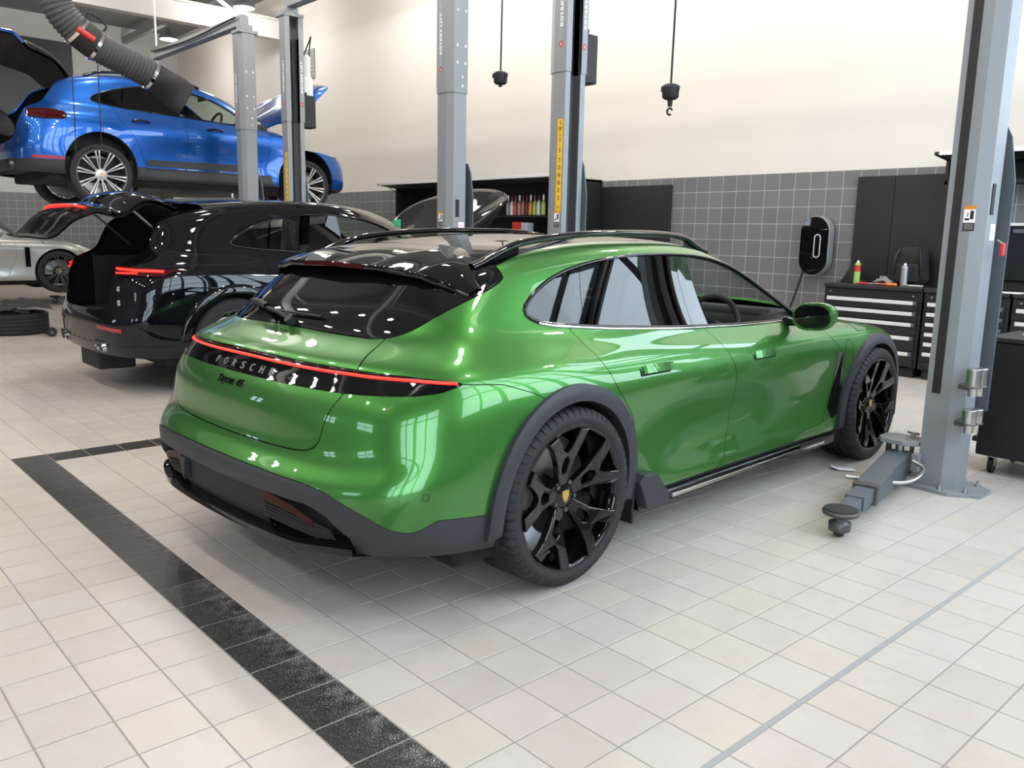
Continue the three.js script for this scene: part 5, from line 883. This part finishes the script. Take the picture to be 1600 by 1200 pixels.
  for (const sgn of [1, -1]) {
    const pts = dlo.map(([u, h]) => { const c = side(u, h, true); return c && c[6] < 11.7 ? P3(c, .001) : null; }).filter(Boolean).map((p) => V3(p.x * sgn, p.y, p.z)); part(car, 'window_trim', tube(pts, .009, 160, 6, true), M.gloss);
    for (const a of S.axles) { part(car, 'wheel_arch_liner', sheet((s, b) => { const an = lerp(-25, 205, s) * Math.PI / 180; return [lerp(.5, S.hw - .03, b) * sgn, S.wheelY + Math.sin(an) * S.archR, -(a + Math.cos(an) * S.archR)]; }, 28, 2), M.shell);
      if (S.archTrim) part(car, 'arch_trim', toCreasedNormals(sheet((s, b) => { const an = lerp(-15, 195, s) * Math.PI / 180, n = b * 4, rr = n <= 1 ? S.archR - .006 : lerp(S.archR - .006, S.archR + .075, (n - 1) / 3), u = a + Math.cos(an) * rr, h = S.wheelY + Math.sin(an) * rr, sv = (side(u, h) ?? [0, 0, S.hw])[2]; return [(n < 1 ? lerp(sv - .1, sv + .018, n) : sv + .018 * (1 - ((n - 1) / 3) ** 4)) * sgn, h, -u]; }, 40, 8), .7), S.archTrim); }
    for (const [u, h] of S.handles) { const hd2 = part(car, 'door_handle', tube([0, .3, .7, 1].map((a) => { const s = side(u + .22 * a, h); const w = P3(s, a === 0 || a === 1 ? .004 : .03); return V3(w.x * sgn, w.y, w.z); }), .013, 16, 8), S.handleMat ?? S.paint); }
    const m0 = S.mirror; if (m0) { const mg = new THREE.SphereGeometry(1, 20, 14), mp = mg.attributes.position; for (let i = 0; i < mp.count; i++) mp.setXYZ(i, mp.getX(i) * .125, mp.getY(i) * .085, Math.min(.3, mp.getZ(i)) * .12); mg.computeVertexNormals(); mg.translate(m0[2] * sgn, m0[1], -m0[0]); const mm = part(car, 'door_mirror', toCreasedNormals(mg, .6), S.paint); part(mm, 'mirror_arm', tube([[sgn * (m0[2] - .2), m0[1] - .06, -m0[0] - .03], [sgn * (m0[2] - .1), m0[1] - .05, -m0[0]], [sgn * m0[2], m0[1], -m0[0]]], .025, 10, 8), M.blackPlastic); }
  }
  if (S.rails) for (const sgn of [1, -1]) { const top = finder(full, 0, 2, 1, 1), pts = []; for (let i = 0; i <= 16; i++) { const u = lerp(S.rails[0], S.rails[1], i / 16), v = S.rails[2], c = top(u, v); if (c) pts.push([v * sgn, c[1] + .012 + .03 * smooth(0, .12, i / 16) * smooth(1, .88, i / 16), -u]); } part(car, 'roof_rail', tube(pts, .017, 40, 8), M.gloss, 'black roof rail'); }
  part(car, 'underbody', [bx(-S.hw + .1, S.hw - .1, S.floor, S.floor + .16, -S.axles[1] - .45, .6, .03)], M.shell, 'dark underbody'); part(car, 'cabin_floor', [bx(-S.hw + .15, S.hw - .15, S.floor + .12, S.floor + .3, -S.axles[1] + .3, .8)], M.interior);
  for (const [x, u] of [[.4, 1.35], [-.4, 1.35], [.4, .55], [-.4, .55]]) { const st = part(car, 'seat', [new RoundedBoxGeometry(.52, .22, .5, 2, .08).translate(x, S.floor + .45, -u), new RoundedBoxGeometry(.5, .68, .15, 2, .07).rotateX(.22).translate(x, S.floor + .85, -u + .27)], M.interior); part(st, 'head_restraint', new RoundedBoxGeometry(.27, .17, .1, 2, .04).translate(x, S.floor + 1.27, -u + .36), M.interior); }
  part(car, 'dashboard', new RoundedBoxGeometry(1.5, .26, .5, 2, .1).translate(0, S.belt - .1, -S.dash), M.interior); part(car, 'steering_wheel', new THREE.TorusGeometry(.185, .018, 8, 28).rotateX(-.4).translate(.4, S.belt - .02, -S.dash + .42), M.interior); part(car, 'rear_view_mirror', [new RoundedBoxGeometry(.25, .07, .04, 2, .02).translate(0, S.belt + .38, -S.dash + .42)], M.blackPlastic);
  for (let i = 0; i < 2; i++) for (const sgn of [1, -1]) addWheel(car, S.wheel, [sgn * (S.hw - .02 - S.tyreW / 2), S.wheelY - (S.drop ?? 0), -S.axles[i]], sgn < 0, S.wheelMats, { spinA: S.spin ?? .2, caliperA: 2.6 });
  return { side, rear, full, swing };
}
const SUVH = [[.19, .27], [.28, .33], [.345, .40], [.43, .52], [.515, .62], [.6, .74], [.745, .90], [.86, 1.02], [.925, 1.10], [.98, 1.16], [1.06, 1.26], [1.155, 1.38], [1.232, 1.475], [1.298, 1.565], [1.342, 1.615], [1.377, 1.645]];
const mirP = (p) => [p[0], p[1], -p[2], p[3], p[4], -p[5], p[6], p[7]];
// black coupe-backed car, tailgate and bonnet raised
{
  const car = thing('coupe_suv', 'glossy black sport utility car with raised tailgate and bonnet, parked between lift posts', 'car', [-5.68, 0, -1.03], 0);
  const net = warpNet([[-.992, -1.0], [-.6, -.72], [-.3, -.36], [0, 0], [2.904, 2.895], [3.85, 3.86]], SUVH, (h) => 1.015 + .03 * smooth(.95, 1.2, h), (u, h) => -.12 * smooth(1.0, 1.2, h) * smooth(.3, -.3, u) + .0);
  const w = wheelParts('cay', .39, .30, .285, 'plain');
  const S = { net, axles: [0, 2.895], wheelY: .40, archR: .435, hw: .985, floor: .24, belt: 1.16, dash: 2.2, paint: M.black, archTrim: M.gloss, lowH: (u, v) => (u < -.5 ? .42 : .36), trim: M.gloss,
    dlo: [[.0, 1.235], [.2, 1.2], [.7, 1.17], [1.3, 1.145], [2.0, 1.12], [2.2, 1.12], [2.1, 1.19], [1.85, 1.33], [1.6, 1.44], [1.3, 1.50], [.95, 1.52], [.6, 1.49], [.3, 1.41], [.1, 1.31]], split: [[.36, .46], [1.16, 1.12]], clearFront: true, openWindow: true,
    rearDoor: [[.3, 1.2], [.32, 1.0], [.42, .82], [.5, .6], [.55, .42], [1.15, .42], [1.2, .7], [1.18, 1.0], [1.14, 1.2]], frontDoor: [[1.14, 1.2], [1.18, 1.0], [1.2, .7], [1.15, .42], [2.15, .42], [2.3, .6], [2.36, .9], [2.3, 1.06], [2.15, 1.2]],
    gate: [[-.6, .70], [0, .69], [.45, .69], [.58, .72], [.60, .82], [.62, .95], [.66, 1.03], [.68, 1.1], [.64, 1.25], [.6, 1.4], [.55, 1.54], [.3, 1.6], [-.6, 1.6]], gateU: -.1, gateGlass: () => 1.14, hinge: [-.28, 1.56], gateAngle: .66, hoodAngle: .86, hoodHinge: [2.36, 1.1],
    handles: [[.42, 1.03], [1.42, 1.02]], handleMat: M.chrome, mirror: [2.05, 1.2, 1.05], wheel: w, wheelMats: { rim: M.rim }, tyreW: .30, spin: .3 };
  const { rear, side, swing } = buildCar(car, S);
  // boot lining
  part(car, 'boot_lining', [bx(-.62, .62, .60, .64, -.5, .84), bx(-.68, -.62, .6, 1.1, -.5, .66), bx(.62, .68, .6, 1.1, -.5, .66), bx(-.68, .68, .6, 1.3, -.52, -.48)], M.interior, 'black boot lining'); part(car, 'boot_lamp', new THREE.SphereGeometry(.02, 12, 8).scale(1, .6, 1.4).translate(.585, 1.02, .35), std(lin(.9, .9, 1), .4, 0, { emissive: lin(.8, .85, 1), emissiveIntensity: 6 }), 'small lit boot lamp');
  const on = (v, h, l) => { const s = rear(Math.abs(v), h); return s ? P3(v < 0 ? mirP(s) : s, l) : V3(v, h, .9); };
  const patch = (v0, v1, h0, h1, l, fn = () => 0) => sheet((a, b) => on(lerp(v0, v1, a), lerp(h0, h1, b) + fn(a), l).toArray(), 20, 4);
  for (const sgn of [1, -1]) {
    const tl = part(car, 'tail_lamp', sheet((a, b) => { const v = lerp(.645, .945, a), h = lerp(.975, 1.055 - .03 * a * a, b); const s = rear(v, h) ?? side(-.5, h); const p = P3(s, .012); return [p.x * sgn, p.y, p.z]; }, 20, 5), M.redLens, 'red tail lamp'); part(tl, 'light_bar', tube([0, .25, .5, .75, 1].map((a) => { const v = lerp(.65, .93, a), s = rear(v, 1.03 - .02 * a) ?? side(-.5, 1.03), p = P3(s, .016); return V3(p.x * sgn, p.y, p.z); }), .012, 20, 8), M.redGlow, 'glowing red bar');
    part(tl, 'light_bar', tube([0, .5, 1].map((a) => { const v = lerp(.66, .85, a), s = rear(v, .995) , p = P3(s, .016); return V3(p.x * sgn, p.y, p.z); }), .008, 20, 8), M.redGlow, 'glowing red bar');
    part(car, 'rear_reflector', sheet((a, b) => { const p = on(sgn * lerp(.48, .82, a), lerp(.545, .575, b) - .015 * a, .006); return p.toArray(); }, 14, 2), M.redBright, 'bright red reflector');
    const ex = part(car, 'exhaust_pipe', [cyl([sgn * .55, .42, .8], [sgn * .55, .40, .99], .05, .05, 20, true), cyl([sgn * .43, .42, .8], [sgn * .43, .40, .99], .05, .05, 20, true)], M.chrome);
  }
  part(car, 'tail_light_bar', swing(tube([-.6, -.45, -.2, 0, .2, .45, .6].map((v) => on(v, 1.045, .006)), .011, 40, 8)), M.redGlow, 'glowing red light bar on the raised tailgate'); for (const sgn of [1, -1]) part(car, 'gate_lamp', swing(patch(sgn * .36, sgn * .6, .975, 1.03, .006)), M.redLens);
  part(car, 'roof_spoiler', sheet((a, b) => { const v = (a * 2 - 1) * .58, e = 1 - Math.abs(a * 2 - 1) ** 3; return [v, 1.585 - .03 * (1 - e) + .03 * Math.sin(b * 2) - .015 * b, lerp(.1, .46 + .06 * e, b)]; }, 28, 8), M.gloss); part(car, 'tow_guard', [bx(-.25, .25, .16, .36, .62, .93, .02)], M.blackPlastic); part(car, 'rear_diffuser', [...[-.3, -.15, 0, .15, .3].map((v) => extrude([[.80, .36], [1.0, .42], [.98, .50], [.8, .5]], .02, .003).rotateY(-Math.PI / 2).translate(v, 0, 0))].map((g) => g.translate(0, 0, 0)), M.gloss); for (const s of [1, -1]) part(car, 'gate_strut', cyl([s * .56, 1.2, .35], [s * .56, 1.56, .75], .011, .011, 10), M.darkSteel);
  part(car, 'green_sticker', bx(.3, .42, 1.42, 1.5, -2.05, -2.045), std(lin(.05, .5, .25), .5), 'green inspection sticker');
}
// blue car up on the lift
{
  const car = thing('blue_suv', 'metallic blue sport utility car raised on the lift with open tailgate and bonnet', 'car', [-10.16, 1.68, -1.36], 0);
  const H = SUVH.map(([a, b]) => [a, b * .985]);
  const net = warpNet([[-.992, -.96], [-.6, -.70], [-.3, -.38], [0, 0], [2.904, 2.807], [3.85, 3.70]], H, (h) => .985 + .03 * smooth(.95, 1.2, h), (u, h) => -.05 * smooth(.98, 1.25, h) * smooth(.5, -.3, u));
  const w = wheelParts('mac', .372, .28, .298, 'turbo');
  const S = { net, axles: [0, 2.807], wheelY: .40, archR: .43, hw: .955, floor: .22, belt: 1.13, dash: 2.1, paint: M.blue, lowH: (u) => (u < -.4 ? .46 : u > 2.3 ? .3 : .44), trim: M.cladding, drop: .08, rails: [-.05, 1.4, .58],
    dlo: [[-.07, 1.225], [.1, 1.185], [.5, 1.15], [1.2, 1.12], [1.9, 1.09], [2.1, 1.09], [1.98, 1.18], [1.75, 1.31], [1.5, 1.41], [1.2, 1.46], [.85, 1.475], [.55, 1.455], [.3, 1.4], [.06, 1.31]], split: [[.3, .4], [1.06, 1.02]], clearFront: true,
    rearDoor: [[.2, 1.17], [.26, 1.0], [.42, .8], [.5, .6], [.55, .42], [1.06, .42], [1.1, .7], [1.08, 1.0], [1.04, 1.17]], frontDoor: [[1.04, 1.17], [1.08, 1.0], [1.1, .7], [1.06, .42], [2.05, .42], [2.2, .6], [2.26, .9], [2.2, 1.04], [2.05, 1.16]],
    gate: [[-.6, .66], [0, .65], [.5, .66], [.64, .72], [.70, .9], [.72, 1.06], [.70, 1.2], [.64, 1.38], [.58, 1.5], [.3, 1.56], [-.6, 1.56]], gateU: -.12, gateGlass: () => 1.12, hinge: [-.2, 1.50], gateAngle: 1.25, hoodAngle: .9, hoodHinge: [2.28, 1.08], hoodInner: M.blue,
    hoodF: (p) => Math.max((11.9 - p[6]) * .1, (3.9 - p[7]) * .1, (p[7] - 8.1) * .1), handles: [[.40, 1.0], [1.36, .98]], handleMat: M.gloss, wheel: w, wheelMats: { rim: M.silverRim, barrel: M.silverBarrel }, tyreW: .28, spin: .15 };
  const { rear, side } = buildCar(car, S);
  part(car, 'boot_lining', [bx(-.62, .62, .60, .64, -.5, .72), bx(-.68, -.62, .6, 1.05, -.5, .5), bx(.62, .68, .6, 1.05, -.5, .5)], M.interior, 'black boot lining');
  for (const sgn of [1, -1]) {
    const tl = part(car, 'tail_lamp', sheet((a, b) => { const an = b * 2 - 1, u = lerp(-.80, -.36, a), hw = .055 * Math.sqrt(clamp(1 - (2 * a - 1) ** 6, .02, 1)), h = .99 + an * hw, s = side(u, h); const p = P3(s, .01); return [p.x * sgn, p.y, p.z]; }, 24, 8), M.redLens, 'dark red smoked tail lamp'); part(tl, 'lamp_rim', tube([...Array(20).keys()].map((k) => { const a = k / 20 * Math.PI * 2, u = -.58 + .215 * Math.cos(a), h = .99 + .053 * Math.sin(a), p = P3(side(u, h), .012); return V3(p.x * sgn, p.y, p.z); }), .007, 60, 6, true), M.redLens);
    part(car, 'rear_reflector', sheet((a, b) => { const u = lerp(-.76, -.42, a), s = side(u, lerp(.47, .505, b) - .0 * a), p = P3(s, .008); return [p.x * sgn, p.y, p.z]; }, 14, 2), M.redBright, 'bright red reflector');
    part(car, 'side_blade', sheet((a, b) => { const u = lerp(.55, 1.95, a), s = side(u, lerp(.46, .54 + .02 * a, b)), p = P3(s, .012); return [p.x * sgn, p.y, p.z]; }, 24, 3), M.cladding, 'dark side blade'); part(car, 'exhaust_pipe', cyl([sgn * .6, .42, .75], [sgn * .6, .40, .95], .06, .06, 20, true), M.darkSteel);
    part(car, 'suspension_arm', [cyl([sgn * .3, .3, 0], [sgn * .8, .3, .05], .03, .03, 10), cyl([sgn * .3, .25, .3], [sgn * .8, .28, .05], .025, .025, 10)], M.darkSteel);
  }
  { const s = rear(.0, .78); const pl = part(car, 'number_plate', bx(-.26, .26, .56, .67, 0, .01, .003), liftText((c, w2, h2) => { c.fillStyle = '#f2c21a'; c.fillRect(0, 0, w2, h2); c.fillStyle = '#111'; c.font = 'bold 70px sans-serif'; c.textAlign = 'center'; c.textBaseline = 'middle'; c.fillText('LM', w2 * .82, h2 / 2); }, 320, 72)); pl.position.z = .97; }
  part(car, 'nose_engine_bay', [bx(-.55, .55, .5, .86, -3.3, -2.4, .05)], M.blackPlastic); part(car, 'front_carrier', [bx(-.62, .62, .70, .8, -3.5, -3.4, .03)], M.blackPlastic); part(car, 'gearbox', [bx(-.3, .3, .12, .3, -2.2, -.6, .06), cyl([-.5, .2, -.4], [.5, .2, -.4], .1, .1, 16)], M.darkSteel, 'dark gearbox and silencer');
}
// silver car far behind, low on its lift
{
  const car = thing('silver_saloon', 'silver saloon car low on a lift beyond the black car', 'car', [-14.75, .22, 1.0], 0);
  const net = warpNet([[-.992, -1.1], [0, 0], [2.904, 2.95], [3.85, 3.92]], [[.19, .19], [.86, .88], [.98, 1.0], [1.377, 1.42]], () => 1.0);
  const w = wheelParts('pan', .36, .28, .275, 'turbo');
  buildCar(car, { net, axles: [0, 2.95], wheelY: .36, archR: .395, hw: .965, floor: .15, belt: .98, dash: 2.2, paint: M.silver, lowH: () => .22, dlo: [[-.05, 1.07], [.3, 1.01], [.9, .985], [1.6, .96], [2.2, .945], [2.0, 1.08], [1.7, 1.21], [1.3, 1.3], [.9, 1.32], [.5, 1.3], [.15, 1.2]], split: [[.3, .36], [1.1, 1.08]], rearDoor: [[.2, 1.0], [.3, .8], [.5, .5], [.55, .26], [1.1, .26], [1.15, .6], [1.1, 1.0]], frontDoor: [[1.1, 1.0], [1.15, .6], [1.1, .26], [2.15, .26], [2.3, .6], [2.3, .85], [2.2, .96]], gate: [[-.6, .62], [0, .62], [.55, .62], [.6, .8], [.62, 1.0], [.5, 1.3], [-.5, 1.3]], gateU: -.2, gateGlass: () => 1.0, hinge: [-.2, 1.3], gateAngle: 0, handles: [[.45, .83], [1.42, .82]], mirror: [2.0, 1.0, 1.02], wheel: w, wheelMats: { rim: M.darkSteel, barrel: M.blackPlastic }, tyreW: .28 });
  part(car, 'wing_vent', bx(.95, .972, .45, .78, -2.5, -2.42, .01), M.gloss, 'black wing vent');
}
// arms that carry the blue car
for (const [z, pz] of [[-2.86, -1.75], [-3.14, -3.75]]) liftArm(bluePost, [-8.85, 1.69, z], [-9.55, 1.69, pz], .10);
{ const sp = liftPost('grey lift post beside the silver car', -13.2, -3.0, -1, {}); liftArm(sp, [-13.4, .12, -2.9], [-14.1, .12, -1.9], .03); }
renderer.render(scene, camera);
